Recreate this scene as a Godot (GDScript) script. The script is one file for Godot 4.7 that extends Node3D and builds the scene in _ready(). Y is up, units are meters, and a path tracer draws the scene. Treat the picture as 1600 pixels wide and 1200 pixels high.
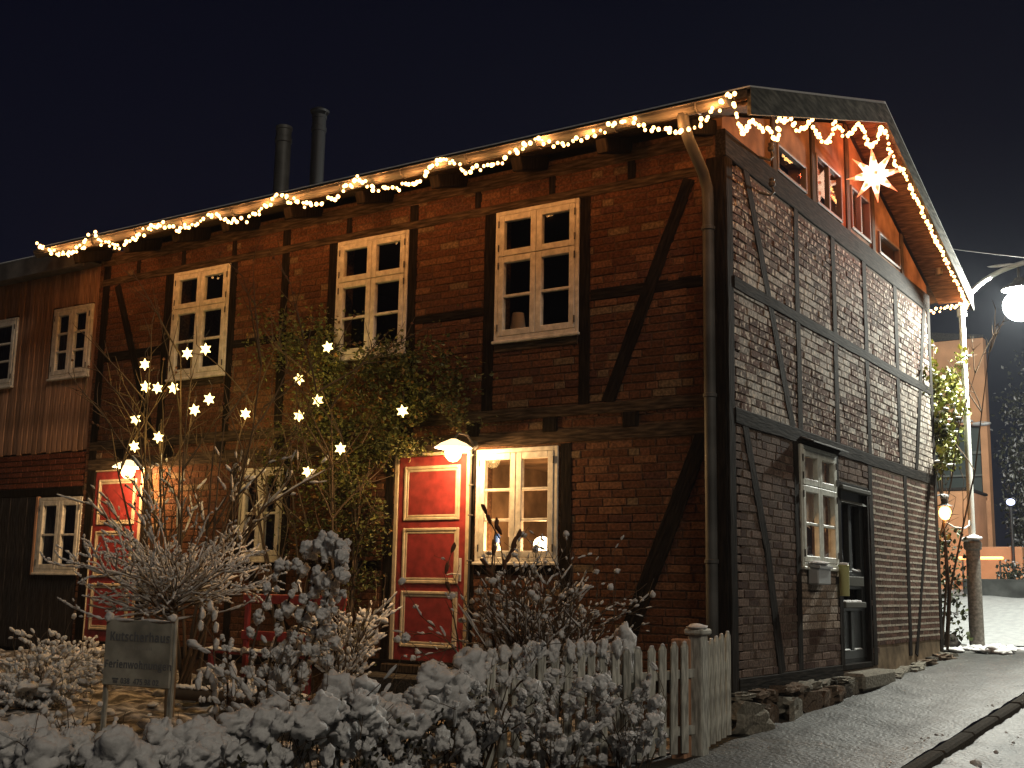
extends Node3D
# Half-timbered brick house at night, snow, fairy lights. House corner at x = 0, z = 0; front wall in z = 0, gable in x = 0.

var rng := RandomNumberGenerator.new()
var taken := {}
var mats := {}
var tex := {}
var blob_lo: Array = []
var blob_hi: Array = []

# ---------------------------------------------------------------- mesh builder
class MB:
	var v := PackedVector3Array()
	var n := PackedVector3Array()
	var c := PackedColorArray()
	var uv := PackedVector2Array()
	var col := Color(1, 1, 1)
	func tri(a: Vector3, b: Vector3, d: Vector3, na: Vector3, nb: Vector3, nd: Vector3) -> void:
		if (b - a).cross(d - a).dot(na + nb + nd) > 0.0:
			v.append_array([a, d, b]); n.append_array([na, nd, nb])
		else:
			v.append_array([a, b, d]); n.append_array([na, nb, nd])
		c.append_array([col, col, col])
	func quad(a: Vector3, b: Vector3, d: Vector3, e: Vector3, hint: Vector3) -> void:
		var nn := (b - a).cross(d - a)
		if nn.length_squared() < 1e-14:
			nn = (d - a).cross(e - a)
		nn = nn.normalized()
		if nn.dot(hint) < 0.0:
			nn = -nn
		tri(a, b, d, nn, nn, nn); tri(a, d, e, nn, nn, nn)
	func hexa(p: Array) -> void: # 8 corners: 0-3 bottom ring, 4-7 top ring
		var ctr := Vector3.ZERO
		for q in p: ctr += q
		ctr /= 8.0
		for f in [[0, 1, 2, 3], [4, 5, 6, 7], [0, 1, 5, 4], [1, 2, 6, 5], [2, 3, 7, 6], [3, 0, 4, 7]]:
			var m: Vector3 = (p[f[0]] + p[f[1]] + p[f[2]] + p[f[3]]) / 4.0
			quad(p[f[0]], p[f[1]], p[f[2]], p[f[3]], m - ctr)
	func box(lo: Vector3, hi: Vector3, x := Transform3D()) -> void:
		var p := []
		for y in [lo.y, hi.y]:
			p.append(x * Vector3(lo.x, y, lo.z)); p.append(x * Vector3(hi.x, y, lo.z)); p.append(x * Vector3(hi.x, y, hi.z)); p.append(x * Vector3(lo.x, y, hi.z))
		hexa(p)
	func bbox(lo: Vector3, hi: Vector3, b: float, x := Transform3D()) -> void: # box with chamfered edges
		var ct := (lo + hi) / 2.0
		var h := (hi - lo) / 2.0
		b = minf(b, minf(h.x, minf(h.y, h.z)) * 0.8)
		for ax in 3:
			var a1 := (ax + 1) % 3
			var a2 := (ax + 2) % 3
			for s in [-1.0, 1.0]:
				var q := []
				for k in [[-1, -1], [1, -1], [1, 1], [-1, 1]]:
					var w := Vector3.ZERO
					w[ax] = s * h[ax]; w[a1] = k[0] * (h[a1] - b); w[a2] = k[1] * (h[a2] - b)
					q.append(x * (ct + w))
				var hn := Vector3.ZERO
				hn[ax] = s
				quad(q[0], q[1], q[2], q[3], x.basis * hn)
				for t in [-1.0, 1.0]:
					var q2 := []
					for k in [[0, -1], [1, -1], [1, 1], [0, 1]]:
						var w := Vector3.ZERO
						w[ax] = s * (h[ax] - (0.0 if k[0] == 0 else b)); w[a1] = t * (h[a1] - (b if k[0] == 0 else 0.0)); w[a2] = k[1] * (h[a2] - b)
						q2.append(x * (ct + w))
					var h2 := Vector3.ZERO
					h2[ax] = s; h2[a1] = t
					quad(q2[0], q2[1], q2[2], q2[3], x.basis * h2)
		for sx in [-1.0, 1.0]:
			for sy in [-1.0, 1.0]:
				for sz in [-1.0, 1.0]:
					var s3 := Vector3(sx, sy, sz)
					var a := x * (ct + s3 * Vector3(h.x, h.y - b, h.z - b))
					var d := x * (ct + s3 * Vector3(h.x - b, h.y, h.z - b))
					var e := x * (ct + s3 * Vector3(h.x - b, h.y - b, h.z))
					var nn: Vector3 = (x.basis * s3).normalized()
					tri(a, d, e, nn, nn, nn)
	func tube(p: PackedVector3Array, r: PackedFloat32Array, sides := 6, cap := true) -> void:
		if p.size() < 2: return
		var up := Vector3.UP if absf((p[1] - p[0]).normalized().y) < 0.9 else Vector3.RIGHT
		var px := up.cross(p[1] - p[0]).normalized()
		var prev := []
		var prevn := []
		for i in p.size():
			var d: Vector3 = (p[mini(i + 1, p.size() - 1)] - p[maxi(i - 1, 0)]).normalized()
			px = (px - d * px.dot(d)).normalized()
			var py := d.cross(px)
			var ring := []
			var rn := []
			for k in sides:
				var a := TAU * k / sides
				var w := px * cos(a) + py * sin(a)
				ring.append(p[i] + w * r[i]); rn.append(w)
			if i > 0:
				for k in sides:
					var k2 := (k + 1) % sides
					tri(prev[k], prev[k2], ring[k2], prevn[k], prevn[k2], rn[k2])
					tri(prev[k], ring[k2], ring[k], prevn[k], rn[k2], rn[k])
			if cap and (i == 0 or i == p.size() - 1):
				var cn := -d if i == 0 else d
				for k in range(1, sides - 1):
					tri(ring[0], ring[k], ring[k + 1], cn, cn, cn)
			prev = ring; prevn = rn
	func rod(a: Vector3, b: Vector3, r: float, sides := 8) -> void:
		tube(PackedVector3Array([a, b]), PackedFloat32Array([r, r]), sides)
	func lathe(prof: Array, seg := 20, x := Transform3D()) -> void: # [radius, height] pairs round y
		for i in range(prof.size() - 1):
			var r0: float = prof[i][0]; var y0: float = prof[i][1]
			var r1: float = prof[i + 1][0]; var y1: float = prof[i + 1][1]
			var t := Vector2(y1 - y0, r0 - r1)
			t = t.normalized() if t.length() > 1e-7 else Vector2(1, 0)
			for k in seg:
				var a0 := TAU * k / seg
				var a1 := TAU * (k + 1) / seg
				var u0 := Vector3(cos(a0), 0, sin(a0)); var u1 := Vector3(cos(a1), 0, sin(a1))
				var n0: Vector3 = (x.basis * (u0 * t.x + Vector3.UP * t.y)).normalized()
				var n1: Vector3 = (x.basis * (u1 * t.x + Vector3.UP * t.y)).normalized()
				var p00 := x * (u0 * r0 + Vector3.UP * y0); var p01 := x * (u1 * r0 + Vector3.UP * y0)
				var p10 := x * (u0 * r1 + Vector3.UP * y1); var p11 := x * (u1 * r1 + Vector3.UP * y1)
				if r0 > 1e-6: tri(p00, p01, p11, n0, n1, n1)
				if r1 > 1e-6: tri(p00, p11, p10, n0, n1, n0)
	func blob(ct: Vector3, rad: Vector3, noise: FastNoiseLite, amp: float, lon := 10, lat := 7, freq := 1.0) -> void:
		var g := []
		for j in lat + 1:
			var row := []
			var th := PI * j / lat
			for i in lon:
				var ph := TAU * i / lon
				var d := Vector3(sin(th) * cos(ph), cos(th), sin(th) * sin(ph))
				var s := 1.0 + amp * noise.get_noise_3dv(d * freq * 60.0 + ct * 37.0)
				row.append(ct + d * rad * s)
			g.append(row)
		var nr := []
		for j in lat + 1:
			var row := []
			for i in lon:
				var q: Vector3 = g[j][(i + 1) % lon] - g[j][(i + lon - 1) % lon]
				var w: Vector3 = g[mini(j + 1, lat)][i] - g[maxi(j - 1, 0)][i]
				var nn := w.cross(q)
				if j == 0 or j == lat or nn.length_squared() < 1e-12: nn = g[j][i] - ct
				nn = nn.normalized()
				if nn.dot(g[j][i] - ct) < 0.0: nn = -nn
				row.append(nn)
			nr.append(row)
		for j in lat:
			for i in lon:
				var i2 := (i + 1) % lon
				if j > 0: tri(g[j][i], g[j][i2], g[j + 1][i2], nr[j][i], nr[j][i2], nr[j + 1][i2])
				if j < lat - 1: tri(g[j][i], g[j + 1][i2], g[j + 1][i], nr[j][i], nr[j + 1][i2], nr[j + 1][i])
	func mesh(colors := false) -> ArrayMesh:
		var a := []
		a.resize(Mesh.ARRAY_MAX)
		a[Mesh.ARRAY_VERTEX] = v; a[Mesh.ARRAY_NORMAL] = n
		if colors: a[Mesh.ARRAY_COLOR] = c
		if uv.size() == v.size() and uv.size() > 0: a[Mesh.ARRAY_TEX_UV] = uv
		var m := ArrayMesh.new()
		if v.size() > 0: m.add_surface_from_arrays(Mesh.PRIMITIVE_TRIANGLES, a)
		return m

# ---------------------------------------------------------------- scene helpers
func numbered(s: String) -> String:
	if not taken.has(s):
		taken[s] = 0
		return s
	taken[s] += 1
	return "%s_%03d" % [s, taken[s]]

func thing(called: String, label: String, category: String, at := Vector3.ZERO, group := "") -> Node3D:
	var o := Node3D.new()
	o.name = numbered(called)
	add_child(o)
	o.position = at
	o.set_meta("label", label); o.set_meta("category", category)
	if group != "": o.set_meta("group", group)
	return o

func part(parent: Node3D, called: String, mesh: Mesh, m: Material, x := Transform3D()) -> MeshInstance3D:
	var o := MeshInstance3D.new()
	o.mesh = mesh
	o.material_override = m
	o.name = numbered(called) if parent == self else called
	parent.add_child(o, true)
	o.transform = x
	return o

func stuff(o: Node3D) -> Node3D:
	o.set_meta("kind", "stuff")
	return o

func struct(called: String, mesh: Mesh, m: Material) -> MeshInstance3D:
	var o := part(self, called, mesh, m)
	o.set_meta("kind", "structure")
	return o

func many(parent: Node3D, called: String, mesh: Mesh, m: Material, xs: Array, cols: Array = []) -> Node3D:
	if xs.is_empty(): return null
	var mm := MultiMesh.new()
	mm.transform_format = MultiMesh.TRANSFORM_3D
	mm.use_colors = not cols.is_empty()
	mm.mesh = mesh
	mm.instance_count = xs.size()
	for i in xs.size():
		mm.set_instance_transform(i, xs[i])
		if not cols.is_empty(): mm.set_instance_color(i, cols[i])
	var o := MultiMeshInstance3D.new()
	o.multimesh = mm
	o.material_override = m
	o.name = called
	parent.add_child(o, true)
	o.set_meta("kind", "stuff")
	return o

func lin(r: float, g: float, b: float) -> Color:
	return Color(r, g, b).linear_to_srgb()

func noise(sd: int, freq: float, oct := 4, kind := FastNoiseLite.TYPE_SIMPLEX_SMOOTH) -> FastNoiseLite:
	var f := FastNoiseLite.new()
	f.seed = sd; f.frequency = freq; f.noise_type = kind
	f.fractal_octaves = oct
	return f

func ntex(key: String, sd: int, freq: float, lo: float, hi: float, oct := 4, size := 512, contrast := 0.0) -> NoiseTexture2D:
	if tex.has(key): return tex[key]
	var t := NoiseTexture2D.new()
	t.width = size; t.height = size
	t.seamless = true
	t.noise = noise(sd, freq, oct)
	var g := Gradient.new()
	g.offsets = PackedFloat32Array([contrast, 1.0 - contrast])
	g.colors = PackedColorArray([Color(lo, lo, lo), Color(hi, hi, hi)])
	t.color_ramp = g
	tex[key] = t
	return t

func alpha_tex(key: String, sd: int, freq: float, c: Color, from: float, to: float) -> NoiseTexture2D: # colour that fades in where the noise is high
	if tex.has(key): return tex[key]
	var t := NoiseTexture2D.new()
	t.width = 512; t.height = 512; t.seamless = true
	t.noise = noise(sd, freq, 5)
	var g := Gradient.new()
	g.offsets = PackedFloat32Array([from, to])
	g.colors = PackedColorArray([Color(c.r, c.g, c.b, 0.0), Color(c.r, c.g, c.b, 1.0)])
	t.color_ramp = g
	tex[key] = t
	return t

func mat(key: String, c: Color, rough := 0.85, scale := Vector3.ZERO, texture: Texture2D = null, bump := 0.0, world := false) -> StandardMaterial3D:
	if mats.has(key): return mats[key]
	var m := StandardMaterial3D.new()
	m.resource_name = key
	m.albedo_color = c
	m.roughness = rough
	if texture:
		m.albedo_texture = texture
		m.uv1_triplanar = true
		m.uv1_world_triplanar = world
		m.uv1_scale = scale
		if bump != 0.0:
			m.heightmap_enabled = true
			m.heightmap_texture = texture
			m.heightmap_scale = bump
	if rough > 0.65: m.metallic_specular = 0.15
	mats[key] = m
	return m

func glow(key: String, c: Color, e: float) -> StandardMaterial3D:
	if mats.has(key): return mats[key]
	var m := StandardMaterial3D.new()
	m.resource_name = key
	m.albedo_color = Color(0.8, 0.8, 0.8)
	m.emission_enabled = true
	m.emission = c
	m.emission_energy_multiplier = e
	mats[key] = m
	return m

func lamp(parent: Node3D, at: Vector3, c: Color, e: float, size := 0.02, rng_ := 12.0) -> OmniLight3D:
	var l := OmniLight3D.new()
	l.name = "lamp_light"
	l.light_color = c
	l.light_energy = e
	l.light_size = size
	l.omni_range = rng_
	l.omni_attenuation = 2.0
	l.shadow_enabled = true
	parent.add_child(l, true)
	l.position = at
	return l

func rnd(a: float, b: float) -> float:
	return rng.randf_range(a, b)

func rv() -> Vector3:
	return Vector3(rnd(-1, 1), rnd(-1, 1), rnd(-1, 1))

func pave(_x: float, z: float) -> float: # pavement level
	return 0.46 - 0.052 * z

func garden(x: float, z: float) -> float:
	return 0.5 - 0.05 * z + 0.03 * maxf(0.0, -x - 1.0)

func _ready() -> void:
	rng.seed = 7
	# ------------------------------------------------------------ camera, sky, light
	var cam := Camera3D.new()
	cam.name = "camera"
	cam.fov = 35.854
	cam.near = 0.1; cam.far = 400.0
	add_child(cam)
	cam.transform = Transform3D(Basis(Vector3(0.83543727, 0.01822368, -0.54928359), Vector3(0.0776076, 0.98552325, 0.15073479), Vector3(0.54407869, -0.16855805, 0.82192856)), Vector3(4.161287, 1.65, 9.749035))
	cam.current = true
	var we := WorldEnvironment.new()
	we.name = "world_environment"
	var env := Environment.new()
	env.background_mode = Environment.BG_SKY
	var sky := Sky.new()
	var sm := ProceduralSkyMaterial.new()
	sm.sky_top_color = Color8(4, 5, 17)
	sm.sky_horizon_color = Color8(15, 18, 32)
	sm.sky_curve = 0.2
	sm.ground_bottom_color = Color8(8, 8, 12)
	sm.ground_horizon_color = Color8(15, 18, 32)
	sky.sky_material = sm
	env.sky = sky
	env.tonemap_mode = Environment.TONE_MAPPER_LINEAR
	env.tonemap_exposure = 1.0
	env.fog_enabled = true # thin winter mist
	env.fog_density = 0.0009
	env.fog_light_color = Color(0.92, 0.95, 1.0)
	env.sdfgi_enabled = true; env.ssao_enabled = true; env.ssil_enabled = true
	we.environment = env
	add_child(we)
	var sun := DirectionalLight3D.new() # faint soft light from the street side
	sun.name = "night_light"
	sun.light_color = lin(1.0, 0.88, 0.71)
	sun.light_energy = 0.23
	sun.light_angular_distance = 12.0
	sun.shadow_enabled = true
	sun.sky_mode = DirectionalLight3D.SKY_MODE_LIGHT_ONLY
	add_child(sun)
	sun.look_at_from_position(Vector3.ZERO, Vector3(-0.72, -0.60, -0.36), Vector3.UP)

	make_materials()
	make_blobs()
	make_ground()
	make_house()
	make_annex()
	make_background()
	make_street_lamp()
	make_fence()
	make_garlands()
	make_door_lamps()
	make_plants()
	make_hedge()
	make_small_things()

func make_materials() -> void:
	var fine := ntex("fine", 3, 0.03, 0.55, 1.0, 5)
	var grain := ntex("grain", 5, 0.02, 0.35, 1.0, 5)
	var broad := ntex("broad", 9, 0.006, 0.6, 1.0, 4)
	mat("mortar_front", lin(0.15, 0.09, 0.055), 0.95, Vector3.ONE * 1.4, fine, 0.25, true)
	mat("mortar_gable", lin(0.20, 0.155, 0.12), 0.95, Vector3.ONE * 1.4, fine, 0.25, true)
	for k in ["brick_front", "brick_gable", "brick_lime"]:
		var m := mat(k, Color.WHITE, 0.9, Vector3.ONE * 1.7, fine, 0.35, true)
		m.vertex_color_use_as_albedo = true
		if k == "brick_lime":
			m.detail_enabled = true
			m.detail_blend_mode = BaseMaterial3D.BLEND_MODE_MIX
			m.detail_uv_layer = BaseMaterial3D.DETAIL_UV_1
			m.detail_albedo = alpha_tex("lime", 21, 0.012, Color(0.80, 0.76, 0.70), 0.58, 0.78)
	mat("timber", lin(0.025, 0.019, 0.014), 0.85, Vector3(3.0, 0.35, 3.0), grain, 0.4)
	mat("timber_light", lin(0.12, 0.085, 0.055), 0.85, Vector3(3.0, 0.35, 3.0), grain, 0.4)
	mat("white_paint", lin(0.76, 0.72, 0.62), 0.5, Vector3.ONE * 1.2, ntex("paint", 13, 0.014, 0.74, 1.0, 6), 0.05)
	mat("cream_paint", lin(0.62, 0.52, 0.36), 0.5, Vector3.ONE * 1.2, ntex("paint", 13, 0.014, 0.74, 1.0, 6), 0.05)
	mat("red_paint", lin(0.33, 0.042, 0.040), 0.45, Vector3.ONE * 0.8, ntex("paint2", 14, 0.016, 0.7, 1.0, 6), 0.05)
	mat("green_black", lin(0.022, 0.024, 0.022), 0.5, Vector3.ONE, fine, 0.1)
	mat("dark_room", lin(0.02, 0.02, 0.022), 0.9)
	mat("room_wall", lin(0.42, 0.30, 0.19), 0.9, Vector3.ONE * 0.7, broad)
	mat("plaster", lin(0.36, 0.20, 0.115), 0.9, Vector3.ONE * 0.6, broad, 0.2)
	mat("zinc", lin(0.20, 0.19, 0.175), 0.5, Vector3.ONE * 0.8, broad).metallic = 0.25
	mat("iron", lin(0.05, 0.045, 0.04), 0.6)
	mat("roof", lin(0.06, 0.052, 0.048), 0.9, Vector3.ONE * 1.5, fine, 0.5)
	mat("barge", lin(0.14, 0.13, 0.105), 0.8, Vector3(1.5, 1.5, 0.3), grain, 0.2)
	mat("soffit", lin(0.15, 0.085, 0.048), 0.75, Vector3(0.4, 2.5, 2.5), grain, 0.15)
	mat("stone", lin(0.31, 0.29, 0.24), 0.95, Vector3.ONE * 1.6, fine, 1.2, true)
	mat("stone_warm", lin(0.20, 0.15, 0.11), 0.95, Vector3.ONE * 1.6, fine, 1.2, true)
	mat("stone_dark", lin(0.10, 0.09, 0.075), 0.95, Vector3.ONE * 1.6, fine, 1.2, true)
	var snow := mat("snow", lin(0.63, 0.635, 0.635), 0.8, Vector3.ONE * 3.0, ntex("snowt", 31, 0.02, 0.86, 1.0, 6), 2.2, true)
	snow.metallic_specular = 0.3
	var dsnow := mat("garden_snow", lin(0.55, 0.52, 0.48), 0.9, Vector3.ONE * 0.5, ntex("dirty", 33, 0.02, 0.35, 1.0, 5, 512, 0.25), 2.5, true)
	dsnow.metallic_specular = 0.2
	for k in 6:
		var q: float = [0.8, 1.0, 1.2, 0.9, 1.1, 0.7][k]
		mat("board%d" % k, lin(0.52 * q, 0.29 * q, 0.175 * q), 0.85, Vector3(2.2, 0.25, 2.2), ntex("boardgrain", 15, 0.02, 0.6, 1.0, 5), 0.1)
		mat("picket%d" % k, lin(0.56 * q, 0.56 * q, 0.50 * q), 0.8, Vector3(3.0, 0.5, 3.0), ntex("peel", 41, 0.02, 0.7, 1.0, 5, 512, 0.2), 0.2)
	mat("dark_board", lin(0.07, 0.06, 0.055), 0.9, Vector3(4.0, 0.4, 4.0), grain, 0.35)
	mat("bark", lin(0.09, 0.066, 0.045), 0.9)
	mat("bark_pale", lin(0.15, 0.11, 0.07), 0.9)
	var leaf := mat("leaf", Color.WHITE, 0.55)
	leaf.vertex_color_use_as_albedo = true
	leaf.backlight_enabled = true
	leaf.backlight = Color(0.35, 0.35, 0.1)
	leaf.cull_mode = BaseMaterial3D.CULL_DISABLED
	var glass := StandardMaterial3D.new()
	glass.resource_name = "glass"
	glass.albedo_color = Color(0.03, 0.03, 0.03, 0.04)
	glass.transparency = BaseMaterial3D.TRANSPARENCY_ALPHA
	glass.roughness = 0.03
	mats["glass"] = glass
	var net := mat("net_curtain", lin(0.62, 0.58, 0.52), 0.9)
	net.backlight_enabled = true
	net.backlight = Color(0.5, 0.5, 0.5)

func make_blobs() -> void:
	var f := noise(77, 0.014, 5)
	f.fractal_gain = 0.55
	for k in 6:
		var b := MB.new()
		b.blob(Vector3(k * 3.1, 0, 0), Vector3.ONE, f, 0.75, 12, 8, 0.8)
		for i in b.v.size(): b.v[i] -= Vector3(k * 3.1, 0, 0)
		blob_lo.append(b.mesh())
		var h := MB.new()
		h.blob(Vector3(k * 5.3, 1, 0), Vector3.ONE, f, 0.85, 30, 20, 0.9)
		for i in h.v.size(): h.v[i] -= Vector3(k * 5.3, 1, 0)
		blob_hi.append(h.mesh())

func snow_many(parent: Node3D, xs: Array, hi := false, called := "snow") -> void: # snow lumps split over a few lump shapes
	var by := [[], [], [], [], [], []]
	for x in xs: by[rng.randi() % 6].append(x)
	for k in 6:
		many(parent, called, (blob_hi if hi else blob_lo)[k], mats["snow"], by[k])

func lump(at: Vector3, r: Vector3, yaw := 0.0) -> Transform3D:
	return Transform3D(Basis(Vector3.UP, yaw) * Basis.from_scale(r), at)

# ---------------------------------------------------------------- ground
func sheet(x0: float, x1: float, z0: float, z1: float, step: float, h, colf = null) -> MB:
	var b := MB.new()
	var nx := int(ceil((x1 - x0) / step))
	var nz := int(ceil((z1 - z0) / step))
	var pts := []
	for j in nz + 1:
		var row := []
		for i in nx + 1:
			var x := minf(x0 + i * step, x1)
			var z := minf(z0 + j * step, z1)
			row.append(Vector3(x, h.call(x, z), z))
		pts.append(row)
	var nr := []
	for j in nz + 1:
		var row := []
		for i in nx + 1:
			var a: Vector3 = pts[j][mini(i + 1, nx)] - pts[j][maxi(i - 1, 0)]
			var d: Vector3 = pts[mini(j + 1, nz)][i] - pts[maxi(j - 1, 0)][i]
			row.append(d.cross(a).normalized())
		nr.append(row)
	for j in nz:
		for i in nx:
			for t in [[[j, i], [j, i + 1], [j + 1, i + 1]], [[j, i], [j + 1, i + 1], [j + 1, i]]]:
				var p := []
				var q := []
				for k in t:
					p.append(pts[k[0]][k[1]]); q.append(nr[k[0]][k[1]])
				b.tri(p[0], p[1], p[2], q[0], q[1], q[2])
	if colf != null:
		for i in b.v.size(): b.c[i] = colf.call(b.v[i])
	return b

func make_ground() -> void:
	var f := noise(101, 0.9, 4)
	var f2 := noise(103, 3.0, 4)
	var f3 := noise(107, 0.35, 3)
	# far terrain, one sheet to the horizon
	var g := MB.new()
	for s in [[-150.0, 150.0, -150.0, -20.0], [-150.0, -16.0, -20.0, 14.0], [12.0, 150.0, -20.0, 14.0], [-150.0, 150.0, 14.0, 150.0]]:
		var ya := 0.34 - 0.052 * clampf(s[2], -20.0, 14.0)
		var yb := 0.34 - 0.052 * clampf(s[3], -20.0, 14.0)
		g.quad(Vector3(s[0], ya, s[2]), Vector3(s[1], ya, s[2]), Vector3(s[1], yb, s[3]), Vector3(s[0], yb, s[3]), Vector3.UP)
	struct("ground", g.mesh(), mats["garden_snow"])
	# carriageway with packed grey snow
	var slush := mat("slush", Color.WHITE, 0.62, Vector3.ONE * 0.9, ntex("slusht", 51, 0.04, 0.55, 1.0, 6), 1.6, true)
	slush.vertex_color_use_as_albedo = true
	var road_col := func(p: Vector3) -> Color:
		var k := clampf(0.5 + 0.9 * f.get_noise_2d(p.x * 0.8, p.z * 0.5) + 0.35 * f2.get_noise_2d(p.x, p.z), 0, 1)
		return Color(0.07, 0.07, 0.068).lerp(Color(0.21, 0.21, 0.205), k).lerp(Color(0.40, 0.40, 0.39), 0.9 * smoothstep(2.15, 1.85, p.x + 0.3 * f.get_noise_2d(p.z * 2.0, p.x)))
	var road := sheet(1.74, 12.0, -20.0, 14.0, 0.12, func(x, z): return pave(x, z) - 0.105 + 0.05 * smoothstep(2.1, 1.9, x + 0.35 * f2.get_noise_2d(z * 0.8, 7.0)) + 0.018 * f2.get_noise_2d(x * 2.0, z * 2.0) + 0.02 * f.get_noise_2d(x, z), road_col)
	struct("road", road.mesh(true), slush)
	# pavement
	var pav_col := func(p: Vector3) -> Color:
		var edge := smoothstep(0.85, 1.6, p.x + 0.35 * f.get_noise_2d(p.x * 1.3, p.z * 0.7))
		var k := clampf(0.34 + 0.8 * f.get_noise_2d(p.x * 0.9, p.z * 0.6) + 0.45 * f2.get_noise_2d(p.x, p.z), 0, 1)
		var far_snow := smoothstep(-7.6, -8.6, p.z + 0.5 * f.get_noise_2d(p.x, p.z))
		return Color(0.029, 0.030, 0.025).lerp(Color(0.074, 0.076, 0.066), k).lerp(Color(0.24, 0.24, 0.226), maxf(edge * (0.75 + 0.25 * f2.get_noise_2d(p.z, p.x)), far_snow))
	var pav := sheet(-4.0, 1.66, -9.4, 14.0, 0.07, func(x, z): return pave(x, z) + 0.008 * f2.get_noise_2d(x * 1.2, z) + 0.022 * f.get_noise_2d(x, z) + 0.02 * smoothstep(1.0, 1.5, x), pav_col)
	struct("pavement", pav.mesh(true), slush)
	# kerb stones
	var kerb := thing("kerb", "dark granite kerb stones between pavement and carriageway", "kerb", Vector3(1.7, pave(0, 0), 0))
	kerb.set_meta("kind", "structure")
	for i in 22:
		var z := 9.0 - i * 1.0
		var b := MB.new()
		b.bbox(Vector3(-0.06, -0.22, -0.486), Vector3(0.06, 0.0, 0.486), 0.018, Transform3D(Basis(Vector3.RIGHT, atan(0.052)), Vector3(rnd(-0.008, 0.008), -0.052 * (z - 0.5) + rnd(0.0, 0.012), z - 0.5)))
		part(kerb, "kerb_stone", b.mesh(), mats["stone_dark"])
	var xs := []
	for i in 1600: # snow shoved up along the kerb
		var z := rnd(-9.0, 8.0)
		var side := rng.randf() < 0.72
		var r := rnd(0.008, 0.026) * (1.9 if rng.randf() < 0.1 else 1.0) if side else rnd(0.006, 0.014)
		if f3.get_noise_2d(z * 4.0, 3.0) < -0.12 and side: continue
		xs.append(lump(Vector3(1.80 + absf(rng.randfn(0, 0.09)) if side else 1.6 - absf(rng.randfn(0, 0.06)), pave(0, z) - (0.10 if side else -0.01), z), Vector3(r * rnd(0.8, 1.4), r * rnd(0.7, 1.2), r * rnd(0.8, 1.4)), rnd(0, TAU)))
	var ks := Node3D.new()
	ks.name = "kerb_snow"
	add_child(ks)
	ks.set_meta("kind", "stuff"); ks.set_meta("label", "clods of snow shoved along the kerb edge"); ks.set_meta("category", "snow")
	snow_many(ks, xs)
	# garden
	var gh := func(x, z):
		var e := smoothstep(0.0, 0.5, -x + 0.05 + maxf(0.0, 1.1 - z) * 0.0)
		return maxf(pave(x, z) + 0.012, garden(x, z) + 0.09 * f.get_noise_2d(x, z) + 0.03 * f2.get_noise_2d(x, z) - 0.05) * 1.0 - (1.0 - e) * 0.0
	var gar := MB.new()
	gar = sheet(-16.0, -0.02, 0.02, 6.2, 0.1, gh)
	# keep the garden behind the fence line
	var keep := MB.new()
	for i in range(0, gar.v.size(), 3):
		var ct := (gar.v[i] + gar.v[i + 1] + gar.v[i + 2]) / 3.0
		if ct.x < fence_x(ct.z) - 0.02:
			for k in 3:
				keep.v.append(gar.v[i + k]); keep.n.append(gar.n[i + k])
	struct("garden_ground", keep.mesh(), mats["garden_snow"])
	# snow slope beyond the lamp post
	var bank := sheet(-8.0, 12.0, -20.0, -9.0, 0.25, func(x, z): return pave(x, z) + 0.02 + 0.45 * smoothstep(-9.0, -13.0, z) + 0.05 * f.get_noise_2d(x * 0.6, z * 0.6))
	struct("snow_bank", bank.mesh(), mat("bank_snow", lin(0.37, 0.38, 0.38), 0.85, Vector3.ONE * 0.6, tex["snowt"], 0.6, true))

func fence_x(z: float) -> float:
	if z < 1.15: return 0.16
	return 0.2 - (z - 1.15) * 0.5

# ---------------------------------------------------------------- house
func beam(a: Vector2, b: Vector2, w: float, w2: float, depth: float, front: bool, proud: float) -> Array: # a timber on a wall from a to b; returns mesh and transform, length along y
	var len := a.distance_to(b)
	var m := MB.new()
	var n := maxi(2, int(len / 0.35))
	var prev := []
	for i in n + 1:
		var t := float(i) / n
		var hw := lerpf(w, w2, t) / 2.0
		var j := 0.006 if i > 0 and i < n else 0.0
		var xl := -hw + rnd(-j, j)
		var xr := hw + rnd(-j, j)
		var zf := rnd(-0.002, 0.003)
		var cf := 0.008
		var y := len * t
		var ring := [Vector3(xl, y, -depth), Vector3(xl, y, zf - cf), Vector3(xl + cf, y, zf), Vector3(xr - cf, y, zf), Vector3(xr, y, zf - cf), Vector3(xr, y, -depth)]
		if i > 0:
			for k in 5:
				m.quad(prev[k], prev[k + 1], ring[k + 1], ring[k], [Vector3.LEFT, Vector3(-1, 0, 1), Vector3.BACK, Vector3(1, 0, 1), Vector3.RIGHT][k])
		if i == 0 or i == n:
			var h := Vector3.DOWN if i == 0 else Vector3.UP
			for k in range(1, 5): m.quad(ring[0], ring[k], ring[mini(k + 1, 5)], ring[mini(k + 1, 5)], h)
		prev = ring
	var d := (b - a).normalized()
	var x: Transform3D
	if front:
		var up := Vector3(d.x, d.y, 0)
		x = Transform3D(Basis(up.cross(Vector3.BACK), up, Vector3.BACK), Vector3(a.x, a.y, proud))
	else: # gable: 2D x is z in the world
		var up := Vector3(0, d.y, d.x)
		x = Transform3D(Basis(up.cross(Vector3.RIGHT), up, Vector3.RIGHT), Vector3(proud, a.y, a.x))
	return [m.mesh(), x]

func in_timber(p: Vector2, list: Array) -> bool:
	for t in list:
		var a: Vector2 = t[0]; var b: Vector2 = t[1]
		var q := Geometry2D.get_closest_point_to_segment(p, a, b)
		if q.distance_to(p) < minf(t[2], t[3]) * 0.5 - 0.02: return true
	return false

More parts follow.
